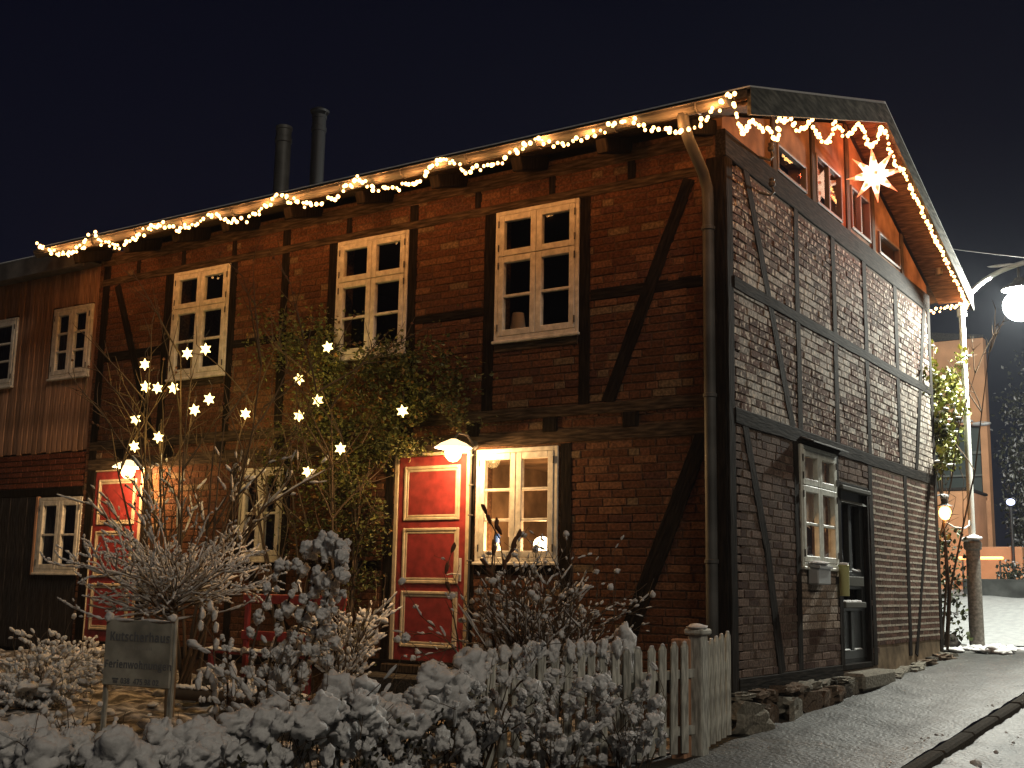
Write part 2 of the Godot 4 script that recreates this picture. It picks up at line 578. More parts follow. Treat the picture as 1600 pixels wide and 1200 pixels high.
func brick_meshes() -> Array:
	var out := []
	for k in 6:
		var b := MB.new()
		var q := []
		for s in [[-1, -1], [1, -1], [1, 1], [-1, 1]]:
			q.append(Vector3(s[0] * 0.5 + rnd(-0.012, 0.012), s[1] * 0.5 + rnd(-0.05, 0.05), 0))
		var fr := []
		var ed := []
		var bk := []
		for i in 4:
			var z := rnd(-0.03, 0.03)
			fr.append(Vector3(q[i].x * 0.965, q[i].y * 0.90, 0.5 + z))
			ed.append(Vector3(q[i].x, q[i].y, 0.36 + z))
			bk.append(Vector3(q[i].x, q[i].y, -0.5))
		b.quad(fr[0], fr[1], fr[2], fr[3], Vector3.BACK)
		for i in 4:
			var i2 := (i + 1) % 4
			var h: Vector3 = q[i] + q[i2]
			b.quad(fr[i], fr[i2], ed[i2], ed[i], h.normalized() + Vector3.BACK)
			b.quad(ed[i], ed[i2], bk[i2], bk[i], h)
		out.append(b.mesh())
	return out

func wall_panel(rects: Array, u0: float, u1: float, y0: float, y1: float, front: bool, plane: float, thick: float) -> MB: # a wall with openings cut out
	var us := [u0, u1]
	var ys := [y0, y1]
	for r in rects:
		us.append_array([r[0], r[1]]); ys.append_array([r[2], r[3]])
	us.sort(); ys.sort()
	var b := MB.new()
	for i in us.size() - 1:
		for j in ys.size() - 1:
			if us[i + 1] - us[i] < 1e-5 or ys[j + 1] - ys[j] < 1e-5: continue
			var c := Vector2((us[i] + us[i + 1]) / 2, (ys[j] + ys[j + 1]) / 2)
			if c.x < u0 or c.x > u1 or c.y < y0 or c.y > y1: continue
			var hole := false
			for r in rects:
				if c.x > r[0] and c.x < r[1] and c.y > r[2] and c.y < r[3]: hole = true
			if hole: continue
			if front: b.box(Vector3(us[i], ys[j], plane - thick), Vector3(us[i + 1], ys[j + 1], plane))
			else: b.box(Vector3(plane - thick, ys[j], us[i]), Vector3(plane, ys[j + 1], us[i + 1]))
	return b

func lay_bricks(rects: Array, u0: float, u1: float, y0: float, y1: float, skip, sd: int) -> Array: # [[u centre, y centre, width, is header], ...]
	rng.seed = sd
	var out := []
	var n := int((y1 - y0) / 0.0765)
	for k in n:
		var y := y0 + (k + 0.5) * 0.0765
		var u := u0 - rnd(0.0, 0.24)
		while u < u1:
			var header := rng.randf() < 0.28
			var w := (0.108 if header else 0.232) + rnd(-0.008, 0.008)
			var a := maxf(u, u0)
			var b := minf(u + w, u1)
			u += w + 0.013
			for r in rects:
				if y > r[2] - 0.036 and y < r[3] + 0.036:
					if a >= r[0] - 0.001 and b <= r[1] + 0.001: b = a
					elif a < r[0] and b > r[0]: b = r[0]
					elif a < r[1] and b > r[1]: a = r[1]
			if b - a < 0.035: continue
			var p := Vector2((a + b) / 2, y)
			if skip.call(p): continue
			out.append([p.x, p.y, b - a, header])
	return out

func make_house() -> void:
	rng.seed = 11
	var house := thing("brick_house", "two storey half-timbered brick house with fairy lights under its eaves", "house", Vector3.ZERO)
	var FX := -8.87 # left end of the front
	var GZ := -7.22 # far end of the gable
	# openings: [from, to, bottom, top]
	var fr := [[-7.40, -6.39, 4.10, 5.46], [-4.68, -3.65, 4.10, 5.456], [-2.515, -1.517, 4.096, 5.454], [-2.69, -1.73, 1.885, 3.003], [-3.74, -2.77, 0.86, 3.02], [-8.71, -7.72, 0.86, 3.05], [-6.05, -5.35, 1.9, 2.95]]
	var gr := [[-2.90, -1.775, 1.90, 3.133], [-4.05, -2.96, 0.83, 2.86]]
	# timbers of the front: from, to, width at both ends, light or dark
	var ft := [
		[Vector2(-8.74, 0.80), Vector2(-8.72, 5.85), 0.16, 0.14],
		[Vector2(-8.50, 5.44), Vector2(-7.62, 3.38), 0.12, 0.13],
		[Vector2(-7.49, 3.38), Vector2(-7.49, 5.47), 0.14, 0.14], [Vector2(-6.335, 3.38), Vector2(-6.335, 5.47), 0.12, 0.12],
		[Vector2(-5.48, 3.38), Vector2(-5.485, 5.90), 0.135, 0.12],
		[Vector2(-4.745, 3.38), Vector2(-4.745, 5.47), 0.125, 0.125], [Vector2(-3.595, 3.38), Vector2(-3.595, 5.72), 0.12, 0.12],
		[Vector2(-2.585, 3.38), Vector2(-2.585, 5.47), 0.14, 0.14], [Vector2(-1.455, 3.38), Vector2(-1.455, 5.47), 0.13, 0.125],
		[Vector2(-1.20, 3.38), Vector2(-0.34, 5.44), 0.15, 0.13],
		[Vector2(-0.085, 0.80), Vector2(-0.085, 5.60), 0.17, 0.17],
		[Vector2(-8.66, 4.49), Vector2(-7.56, 4.49), 0.13, 0.13], [Vector2(-6.275, 4.44), Vector2(-5.54, 4.44), 0.10, 0.10], [Vector2(-5.42, 4.44), Vector2(-4.81, 4.44), 0.10, 0.10],
		[Vector2(-3.535, 4.425), Vector2(-2.655, 4.425), 0.095, 0.095], [Vector2(-1.39, 4.45), Vector2(-0.17, 4.45), 0.115, 0.115],
		[Vector2(-1.635, 0.9), Vector2(-1.65, 3.02), 0.14, 0.125], [Vector2(-2.735, 0.9), Vector2(-2.735, 3.02), 0.075, 0.075],
		[Vector2(-0.19, 3.10), Vector2(-1.10, 0.95), 0.16, 0.19],
		[Vector2(-3.80, 0.9), Vector2(-3.80, 3.02), 0.12, 0.12], [Vector2(-5.29, 0.9), Vector2(-5.29, 3.02), 0.12, 0.12], [Vector2(-6.12, 0.9), Vector2(-6.12, 3.02), 0.12, 0.12], [Vector2(-7.63, 0.9), Vector2(-7.63, 3.02), 0.15, 0.15],
		[Vector2(-6.1, 2.05), Vector2(-5.0, 0.95), 0.13, 0.13], [Vector2(-7.55, 1.85), Vector2(-3.88, 1.85), 0.10, 0.10],
	]
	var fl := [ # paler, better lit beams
		[Vector2(-8.80, 5.505), Vector2(-0.17, 5.495), 0.095, 0.095], [Vector2(-8.80, 5.79), Vector2(-0.10, 5.79), 0.13, 0.13],
		[Vector2(-8.80, 3.335), Vector2(-0.17, 3.335), 0.12, 0.115], [Vector2(-8.80, 3.095), Vector2(-0.17, 3.095), 0.14, 0.14],
		[Vector2(-2.50, 4.035), Vector2(-1.53, 4.035), 0.11, 0.11], [Vector2(-4.67, 4.035), Vector2(-3.66, 4.035), 0.11, 0.11], [Vector2(-7.41, 4.035), Vector2(-6.4, 4.035), 0.11, 0.11],
		[Vector2(-8.8, 0.83), Vector2(-0.17, 0.83), 0.14, 0.14], [Vector2(-2.69, 1.825), Vector2(-1.72, 1.825), 0.11, 0.11],
	]
	var gt := [
		[Vector2(-0.075, 0.80), Vector2(-0.075, 5.62), 0.15, 0.15],
		[Vector2(-0.47, 5.62), Vector2(-1.61, 3.27), 0.15, 0.15],
		[Vector2(-1.825, 3.27), Vector2(-1.825, 5.62), 0.15, 0.13], [Vector2(-3.01, 3.27), Vector2(-3.005, 5.62), 0.15, 0.15], [Vector2(-4.17, 3.27), Vector2(-4.16, 5.62), 0.15, 0.16], [Vector2(-5.47, 3.27), Vector2(-5.48, 5.62), 0.14, 0.17],
		[Vector2(-7.14, 0.80), Vector2(-7.14, 5.62), 0.15, 0.15], [Vector2(-6.92, 5.62), Vector2(-6.20, 3.27), 0.15, 0.15],
		[Vector2(-0.36, 3.15), Vector2(-0.85, 2.05), 0.14, 0.15], [Vector2(-0.85, 2.08), Vector2(-1.19, 0.9), 0.15, 0.19],
		[Vector2(-1.695, 0.9), Vector2(-1.67, 3.15), 0.14, 0.13], [Vector2(-4.14, 0.85), Vector2(-4.135, 3.15), 0.15, 0.15], [Vector2(-5.61, 0.9), Vector2(-5.615, 3.15), 0.14, 0.15],
		[Vector2(-6.82, 3.13), Vector2(-5.86, 0.9), 0.13, 0.12], [Vector2(-2.94, 0.9), Vector2(-2.945, 3.15), 0.08, 0.08],
	]
	var gl := [
		[Vector2(-0.15, 4.44), Vector2(-7.1, 4.445), 0.12, 0.12], [Vector2(-0.15, 3.208), Vector2(-7.1, 3.195), 0.15, 0.13],
		[Vector2(0.02, 5.73), Vector2(-7.22, 5.72), 0.26, 0.26], [Vector2(-0.15, 0.84), Vector2(-2.95, 0.84), 0.13, 0.13],
	]
	# walls: a mortar face that bricks stand out of
	var fw := part(house, "front_wall", wall_panel(fr, FX, -0.02, 0.3, 5.9, true, 0.008, 0.28).mesh(), mats["mortar_front"])
	var gw := part(house, "gable_wall", wall_panel(gr, GZ, -0.274, 0.3, 5.86, false, 0.011, 0.275).mesh(), mats["mortar_gable"])
	var pm := MB.new()
	for k in 29: # raised pale mortar beds
		var y := 0.90 + k * 0.0765
		if y < 1.08 or y > 3.13: continue
		var z := -7.05
		while z < -4.22:
			var l := rnd(0.12, 0.35)
			pm.box(Vector3(-0.02, y - 0.012 + rnd(-0.003, 0.002), z), Vector3(0.0195 + rnd(-0.0015, 0.002), y + 0.011 + rnd(-0.002, 0.004), minf(z + l, -4.2)))
			z += l
	pm.box(Vector3(-0.02, 1.09, -7.05), Vector3(0.0142, 3.13, -4.2))
	part(gw, "pointing", pm.mesh(), mat("pointing", lin(0.58, 0.51, 0.41), 0.95, Vector3.ONE * 1.4, tex["fine"], 0.3, true))
	var rear := MB.new()
	rear.box(Vector3(FX, 0.3, GZ), Vector3(-0.27, 5.86, GZ + 0.24)); rear.box(Vector3(FX, 0.3, GZ + 0.245), Vector3(FX + 0.24, 5.86, -0.275))
	part(house, "rear_wall", rear.mesh(), mats["mortar_front"])
	var inner := MB.new()
	inner.box(Vector3(FX + 0.25, 0.5, GZ + 0.25), Vector3(-0.27, 0.84, -0.28)); inner.box(Vector3(FX + 0.25, 3.06, GZ + 0.25), Vector3(-0.27, 3.28, -0.28)); inner.box(Vector3(FX + 0.25, 5.5, GZ + 0.25), Vector3(-0.27, 5.7, -0.28))
	inner.box(Vector3(-6.0, 3.285, GZ + 0.26), Vector3(-5.9, 5.495, -0.28)); inner.box(Vector3(-3.3, 3.285, GZ + 0.26), Vector3(-3.2, 5.495, -0.28)); inner.box(Vector3(FX + 0.26, 3.285, -2.8), Vector3(-0.28, 5.495, -2.7))
	part(house, "inner_floor", inner.mesh(), mats["dark_room"])
	var room := MB.new() # the lit corner room
	room.box(Vector3(-3.35, 0.845, -3.35), Vector3(-3.25, 3.055, -0.28)); room.box(Vector3(-3.245, 0.845, -3.35), Vector3(-0.28, 3.055, -3.25))
	room.box(Vector3(-3.245, 3.0, -3.245), Vector3(-0.28, 3.055, -0.28)); room.box(Vector3(-3.245, 0.845, -3.245), Vector3(-0.28, 0.87, -0.28))
	part(house, "room_wall", room.mesh(), mats["room_wall"])
	# bricks
	var meshes := brick_meshes()
	var fq := noise(61, 0.5, 3)
	var cand := []
	var eye := Vector3(4.16, 1.65, 9.75)
	for b in lay_bricks(fr, FX, -0.17, 0.80, 5.88, func(p): return false, 401):
		var p := Vector3(b[0], b[1], -0.001)
		var tone := Color(0.175, 0.078, 0.042) * (0.78 + 0.36 * rng.randf())
		if rng.randf() < 0.10: tone = Color(0.13, 0.062, 0.042)
		if rng.randf() < 0.12: tone = Color(0.24, 0.12, 0.066)
		if rng.randf() < 0.05: tone = Color(0.24, 0.165, 0.10)
		tone.a = 1.0
		var x := Transform3D(Basis.from_scale(Vector3(b[2], 0.064, 0.03)), p + Vector3(0, rnd(-0.0025, 0.0025), rnd(-0.003, 0.002)))
		var d := p.distance_to(eye)
		var score: float = b[2] * absf((eye - p).normalized().z) / (d * d)
		if in_timber(Vector2(b[0], b[1]), ft) or in_timber(Vector2(b[0], b[1]), fl): score = -1.0
		cand.append([score, 0, x, tone])
	for b in lay_bricks(gr, GZ, -0.15, 0.90, 5.62, func(p): return p.y < 1.09 and p.x < -4.2, 402):
		var p := Vector3(0.002, b[1], b[0])
		var upper: bool = b[1] > 3.27
		var tone := (Color(0.21, 0.118, 0.088) if upper or b[0] < -4.2 else Color(0.235, 0.165, 0.13)) * (0.65 + 0.5 * rng.randf())
		if rng.randf() < 0.2: tone = Color(0.12, 0.075, 0.06)
		var lime := 0.0
		if upper:
			lime = smoothstep(0.12, 0.42, fq.get_noise_2d(b[0] * 1.4, b[1] * 2.2) + 0.42 * rnd(-1, 1) + 0.10 - (0.3 if b[1] > 5.0 else 0.0))
			if b[0] < -5.5 and b[1] < 4.38: lime = maxf(lime, 0.7)
		elif b[0] > -2.9 and b[0] < -1.74 and b[1] < 1.9 and b[1] > 1.3: lime = 0.35 + 0.3 * rng.randf(); tone = Color(0.3, 0.17, 0.09)
		tone = tone.lerp(Color(0.70, 0.66, 0.59), lime * (0.6 + 0.4 * rng.randf()))
		tone.a = 1.0
		var pointed: bool = not upper and b[0] < -4.2
		var x := Transform3D(Basis(Vector3.FORWARD * (b[2] - (0.008 if pointed else 0.0)), Vector3.UP * (0.053 if pointed else 0.064), Vector3.RIGHT * 0.03), p + Vector3((rnd(0.0, 0.002) if pointed else rnd(-0.004, 0.004)), rnd(-0.003, 0.003), 0))
		var d := p.distance_to(eye)
		var score: float = b[2] * absf((eye - p).normalized().x) / (d * d)
		if in_timber(Vector2(b[0], b[1]), gt) or in_timber(Vector2(b[0], b[1]), gl): score = -1.0
		cand.append([score, 2 if upper else 1, x, tone])
	cand.sort_custom(func(a, b): return a[0] > b[0])
	var packs := {}
	var brick_cache := {}
	for i in cand.size():
		var cd: Array = cand[i]
		var k := rng.randi() % 6
		var mname: String = ["brick_front", "brick_gable", "brick_lime"][cd[1]]
		if i < 300:
			var tc: Color = cd[3]
			var key := "%d_%d_%d" % [k, int(tc.r * 12), int(tc.g * 24)]
			if not brick_cache.has(key):
				var a: Array = meshes[k].surface_get_arrays(0)
				var cc := PackedColorArray()
				cc.resize(a[Mesh.ARRAY_VERTEX].size())
				cc.fill(tc)
				a[Mesh.ARRAY_COLOR] = cc
				var am := ArrayMesh.new()
				am.add_surface_from_arrays(Mesh.PRIMITIVE_TRIANGLES, a)
				brick_cache[key] = am
			part(fw if cd[1] == 0 else gw, "brick", brick_cache[key], mats[mname], cd[2])
		else:
			var key := "%d_%d" % [cd[1], k]
			if not packs.has(key): packs[key] = [[], []]
			packs[key][0].append(cd[2]); packs[key][1].append(cd[3])
	for key in packs:
		var w := int(key.split("_")[0]); var k := int(key.split("_")[1])
		many(fw if w == 0 else gw, "brickwork", meshes[k], mats[["brick_front", "brick_gable", "brick_lime"][w]], packs[key][0], packs[key][1])
	# plastered strip at the foot of the far gable
	var pl := MB.new()
	pl.box(Vector3(-0.2, 0.72, -7.06), Vector3(0.012, 1.09, -4.225))
	part(house, "plaster_strip", pl.mesh(), mat("foot_plaster", lin(0.27, 0.20, 0.13), 0.95, Vector3.ONE, tex["broad"], 0.3))
	rng.seed = 12
	for t in ft:
		var q := beam(t[0], t[1], t[2], t[3], 0.1, true, 0.019 if absf(t[0].y - t[1].y) > 0.2 else 0.017)
		part(fw, "timber_post" if absf(t[0].x - t[1].x) < 0.05 else ("timber_brace" if absf(t[0].y - t[1].y) > 0.2 else "timber_rail"), q[0], mats["timber"], q[1])
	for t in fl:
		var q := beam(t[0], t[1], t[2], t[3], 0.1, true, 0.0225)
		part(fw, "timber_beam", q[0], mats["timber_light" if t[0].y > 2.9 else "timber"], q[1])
	for t in gt:
		var q := beam(t[0], t[1], t[2], t[3], 0.1, false, 0.0235)
		part(gw, "timber_post" if absf(t[0].x - t[1].x) < 0.05 else "timber_brace", q[0], mat("timber_faded", lin(0.040, 0.032, 0.026), 0.9, Vector3(3.0, 0.35, 3.0), tex["grain"], 0.4), q[1])
	for t in gl:
		var q := beam(t[0], t[1], t[2], t[3], 0.1, false, 0.0275)
		part(gw, "timber_beam", q[0], mat("timber_grey", lin(0.040, 0.034, 0.028), 0.9, Vector3(3.0, 0.35, 3.0), tex["grain"], 0.4), q[1])
	# joist ends between the beams, short studs under the plate
	for x in [-1.83, -0.95, -2.74, -3.6, -4.5, -5.45, -6.4, -7.3, -8.2]:
		var j := MB.new()
		j.bbox(Vector3(-0.085, -0.075, -0.1), Vector3(0.085, 0.075, 0.03), 0.01)
		part(fw, "joist_end", j.mesh(), mats["timber"], Transform3D(Basis(), Vector3(x, 3.21, 0.0)))
	for x in [-0.945, -1.84, -2.75, -4.52, -6.35, -7.25, -8.1]:
		var q := beam(Vector2(x, 5.55), Vector2(x, 5.735), 0.085, 0.085, 0.1, true, 0.018)
		part(fw, "timber_stud", q[0], mats["timber"], q[1])
	# windows and doors
	for o in [[-7.395, -6.395, 4.10], [-4.675, -3.655, 4.10], [-2.51, -1.52, 4.097]]:
		window(house, Transform3D(Basis(), Vector3(o[0], o[2], 0.026)), o[1] - o[0], 1.357, [0.345, 0.655], [1, 2], "white_paint")
	window(house, Transform3D(Basis(), Vector3(-2.685, 1.888, 0.026)), 0.952, 1.113, [1.0], [3], "white_paint")
	window(house, Transform3D(Basis(), Vector3(-6.05, 1.9, 0.0)), 0.7, 1.05, [1.0], [2], "white_paint")
	window(house, Transform3D(Basis(Vector3.UP, PI / 2), Vector3(0.032, 1.905, -1.78)), 1.115, 1.225, [0.32, 0.68], [1, 2], "grey_paint")
	red_door(house, -3.74, 0.97, 0.865, 2.145, true)
	red_door(house, -8.70, 0.97, 0.865, 2.175, false)
	dark_door(house)
	make_attic(house)
	make_roof(house)
	make_foundation(house)

func window(root: Node3D, x: Transform3D, w: float, h: float, rows: Array, bars: Array, paint: String) -> void: # two columns of casements; rows from the top down with glazing bars
	if paint == "grey_paint": mat("grey_paint", lin(0.72, 0.73, 0.64), 0.5, Vector3.ONE * 1.2, tex["paint"], 0.05)
	var m: Material = mats[paint]
	var win := Node3D.new()
	win.name = "window"
	root.add_child(win, true)
	win.transform = x
	var f := MB.new()
	var fw := 0.042
	f.bbox(Vector3(0, 0, -0.10), Vector3(fw, h, 0), 0.004); f.bbox(Vector3(w - fw, 0, -0.10), Vector3(w, h, 0), 0.004)
	f.bbox(Vector3(fw, 0, -0.10), Vector3(w - fw, fw, 0.004), 0.004); f.bbox(Vector3(fw, h - fw, -0.10), Vector3(w - fw, h, 0.002), 0.004)
	f.bbox(Vector3(-0.015, -0.03, -0.05), Vector3(w + 0.015, 0.0, 0.025), 0.006)
	part(win, "frame", f.mesh(), m)
	var y := h - fw
	var ih := h - 2 * fw
	for r in rows.size():
		var rh: float = ih * rows[r]
		y -= rh
		for s in 2:
			var cw := (w - 2 * fw) / 2.0
			var x0 := fw + s * cw
			var b := MB.new()
			var g := 0.003
			var st := 0.064
			var lo := Vector3(x0 + g, y + g, -0.05)
			var hi := Vector3(x0 + cw - g, y + rh - g, 0.006)
			b.bbox(lo, Vector3(lo.x + st, hi.y, hi.z), 0.005); b.bbox(Vector3(hi.x - st, lo.y, lo.z), hi, 0.005)
			b.bbox(Vector3(lo.x + st, lo.y, lo.z), Vector3(hi.x - st, lo.y + st, hi.z), 0.005); b.bbox(Vector3(lo.x + st, hi.y - st, lo.z), Vector3(hi.x - st, hi.y, hi.z), 0.005)
			var np: int = bars[r]
			var ph := (hi.y - lo.y - 2 * st) / np
			part(win, "casement", b.mesh(), m)
			for k in np:
				var py := lo.y + st + k * ph
				if k > 0:
					var bar := MB.new()
					bar.bbox(Vector3(lo.x + st, py - 0.014, -0.035), Vector3(hi.x - st, py + 0.014, 0.0), 0.004)
					part(win, "glazing_bar", bar.mesh(), m)
				var p := MB.new()
				var z := -0.022
				var tw := rnd(-0.002, 0.002)
				p.quad(Vector3(lo.x + st - 0.005, py - 0.004, z), Vector3(hi.x - st + 0.005, py - 0.004, z + tw), Vector3(hi.x - st + 0.005, py + ph + 0.004, z + rnd(-0.0015, 0.0015)), Vector3(lo.x + st - 0.005, py + ph + 0.004, z), Vector3.BACK)
				part(win, "pane", p.mesh(), mats["glass"])
			for hy in [lo.y + 0.09, hi.y - 0.09]:
				var hg := MB.new()
				var hx := x0 + 0.002 if s == 0 else x0 + cw - 0.002
				hg.rod(Vector3(hx, hy - 0.035, 0.008), Vector3(hx, hy + 0.035, 0.008), 0.008, 6)
				part(win, "hinge", hg.mesh(), mats["iron"])

func frame_ring(x0: float, x1: float, y0: float, y1: float, w: float, z0: float, z1: float, bev := 0.006) -> MB:
	var b := MB.new()
	b.bbox(Vector3(x0, y0, z0), Vector3(x0 + w, y1, z1), bev); b.bbox(Vector3(x1 - w, y0, z0), Vector3(x1, y1, z1), bev)
	b.bbox(Vector3(x0 + w, y0, z0), Vector3(x1 - w, y0 + w, z1), bev); b.bbox(Vector3(x0 + w, y1 - w, z0), Vector3(x1 - w, y1, z1), bev)
	return b

func red_door(root: Node3D, x0: float, w: float, y0: float, h: float, handle: bool) -> void:
	var d := Node3D.new()
	d.name = "door"
	root.add_child(d, true)
	d.position = Vector3(x0, y0, 0.0)
	var f := MB.new()
	f.bbox(Vector3(0, 0, -0.2), Vector3(0.045, h, 0.012), 0.004); f.bbox(Vector3(w - 0.045, 0, -0.2), Vector3(w, h, 0.012), 0.004); f.bbox(Vector3(0.045, h - 0.035, -0.2), Vector3(w - 0.045, h, 0.012), 0.004)
	part(d, "door_frame", f.mesh(), mats["cream_paint"])
	var l := MB.new()
	l.bbox(Vector3(0.048, 0.004, -0.06), Vector3(w - 0.048, h - 0.038, 0.0), 0.006)
	part(d, "door_leaf", l.mesh(), mats["red_paint"])
	var top := h - 0.14
	var bot := 0.165
	var ph := (top - bot - 0.15) / 3.0
	for k in 3:
		var a := bot + k * (ph + 0.075)
		var mo := frame_ring(0.125, w - 0.125, a, a + ph, 0.034, -0.01, 0.014, 0.008)
		part(d, "moulding", mo.mesh(), mats["cream_paint"])
		var inner := frame_ring(0.162, w - 0.162, a + 0.037, a + ph - 0.037, 0.022, -0.01, 0.007, 0.004)
		part(d, "moulding", inner.mesh(), mats["cream_paint"])
		var pn := MB.new()
		pn.box(Vector3(0.184, a + 0.06, -0.01), Vector3(w - 0.184, a + ph - 0.06, 0.003))
		part(d, "panel", pn.mesh(), mats["red_paint"])
	if handle:
		var hd := MB.new()
		hd.bbox(Vector3(w - 0.118, 0.83, 0.0), Vector3(w - 0.085, 1.06, 0.008), 0.003)
		hd.rod(Vector3(w - 0.10, 0.90, 0.0), Vector3(w - 0.10, 0.90, 0.055), 0.008)
		hd.tube(PackedVector3Array([Vector3(w - 0.095, 0.90, 0.055), Vector3(w - 0.16, 0.905, 0.057), Vector3(w - 0.235, 0.893, 0.05)]), PackedFloat32Array([0.01, 0.009, 0.007]), 6)
		part(d, "door_handle", hd.mesh(), mat("steel", lin(0.5, 0.48, 0.44), 0.3))
	# threshold and step
	var st := MB.new()
	st.bbox(Vector3(-0.02, -0.09, -0.1), Vector3(w + 0.02, -0.003, 0.12), 0.01)
	part(d, "threshold", st.mesh(), mats["timber_light"])
	for k in 2:
		var s := MB.new()
		s.bbox(Vector3(-0.15 - 0.1 * k, -0.26 - 0.17 * k, 0.03), Vector3(w + 0.15 + 0.1 * k, -0.095 - 0.17 * k, 0.42 + 0.3 * k), 0.02)
		part(d, "step", s.mesh(), mats["stone_dark"])

func dark_door(root: Node3D) -> void:
	var d := Node3D.new()
	d.name = "gable_door"
	root.add_child(d, true)
	d.transform = Transform3D(Basis(Vector3.UP, PI / 2), Vector3(0.0, 0.835, -2.985)) # local x runs away along the gable
	var w := 1.06
	var h := 2.02
	var m: Material = mats["green_black"]
	part(d, "door_frame", frame_ring(0.0, w, 0.0, h, 0.06, -0.16, 0.02).mesh(), mats["timber"])
	var lf := MB.new()
	lf.box(Vector3(0.06, 0.06, -0.1), Vector3(w - 0.06, 0.10, -0.05))
	lf.bbox(Vector3(0.06, 0.10, -0.1), Vector3(0.16, h - 0.06, -0.04), 0.006); lf.bbox(Vector3(w - 0.16, 0.10, -0.1), Vector3(w - 0.06, h - 0.06, -0.04), 0.006)
	lf.bbox(Vector3(0.16, 0.86, -0.1), Vector3(w - 0.16, 1.06, -0.04), 0.006); lf.bbox(Vector3(0.16, 0.10, -0.1), Vector3(w - 0.16, 0.2, -0.04), 0.006); lf.bbox(Vector3(0.16, h - 0.22, -0.1), Vector3(w - 0.16, h - 0.06, -0.04), 0.006)
	lf.bbox(Vector3(0.16, 0.62, -0.1), Vector3(w - 0.16, 0.72, -0.035), 0.006)
	lf.bbox(Vector3(w / 2 - 0.05, 1.06, -0.1), Vector3(w / 2 + 0.05, h - 0.22, -0.04), 0.006); lf.bbox(Vector3(w / 2 - 0.05, 0.2, -0.1), Vector3(w / 2 + 0.05, 0.62, -0.04), 0.006)
	part(d, "door_leaf", lf.mesh(), m)
	for s in 2:
		var px := 0.16 if s == 0 else w / 2 + 0.05
		var p := MB.new()
		p.quad(Vector3(px, 1.06, -0.075), Vector3(px + w / 2 - 0.21, 1.06, -0.075), Vector3(px + w / 2 - 0.21, h - 0.22, -0.075), Vector3(px, h - 0.22, -0.075), Vector3.BACK)
		part(d, "pane", p.mesh(), mats["glass"])
		var lp := MB.new()
		lp.box(Vector3(px, 0.2, -0.09), Vector3(px + w / 2 - 0.21, 0.62, -0.065))
		part(d, "panel", lp.mesh(), m)
		var sn := []
		for k in 5: sn.append(lump(Vector3(px + 0.05 + 0.05 * k, 1.065 + rnd(0, 0.008), -0.055), Vector3(0.045, 0.014 + 0.01 * rng.randf(), 0.02), rnd(-0.3, 0.3)))
		for k in 4: sn.append(lump(Vector3(px + 0.05 + 0.06 * k, 0.205, -0.055), Vector3(0.045, 0.012, 0.018)))
		snow_many(d, sn)
	var back := MB.new()
	back.box(Vector3(0.0, 0.0, -0.35), Vector3(w, h, -0.3))
	part(d, "dark_backing", back.mesh(), mats["dark_room"])
	var ld := []
	for k in 9: ld.append(lump(Vector3(0.2 + 0.065 * k, 0.725, -0.02), Vector3(0.045, 0.016, 0.025)))
	snow_many(d, ld)
	var rl := MB.new()
	rl.bbox(Vector3(0.14, 0.655, -0.035), Vector3(w - 0.2, 0.72, 0.02), 0.008); rl.bbox(Vector3(0.14, 0.89, -0.035), Vector3(w - 0.2, 1.0, 0.0), 0.008)
	part(d, "ledge", rl.mesh(), mat("ledge", lin(0.09, 0.09, 0.08), 0.7))
	var hood := MB.new()
	hood.bbox(Vector3(0.02, 1.93, -0.02), Vector3(w - 0.02, 1.98, 0.06), 0.008)
	hood.hexa([Vector3(0.08, 1.80, -0.05), Vector3(w - 0.08, 1.80, -0.05), Vector3(w - 0.08, 1.80, 0.02), Vector3(0.08, 1.80, 0.02), Vector3(0.08, 1.83, -0.05), Vector3(w - 0.08, 1.83, -0.05), Vector3(w - 0.08, 1.83, 0.0), Vector3(0.08, 1.83, 0.0)])
	part(d, "lintel_ledge", hood.mesh(), mat("ledge", lin(0.09, 0.09, 0.08), 0.7))
	var st := MB.new()
	st.bbox(Vector3(0.0, -0.2, -0.02), Vector3(1.15, -0.02, 0.24), 0.03)
	part(d, "step", st.mesh(), mats["stone"])

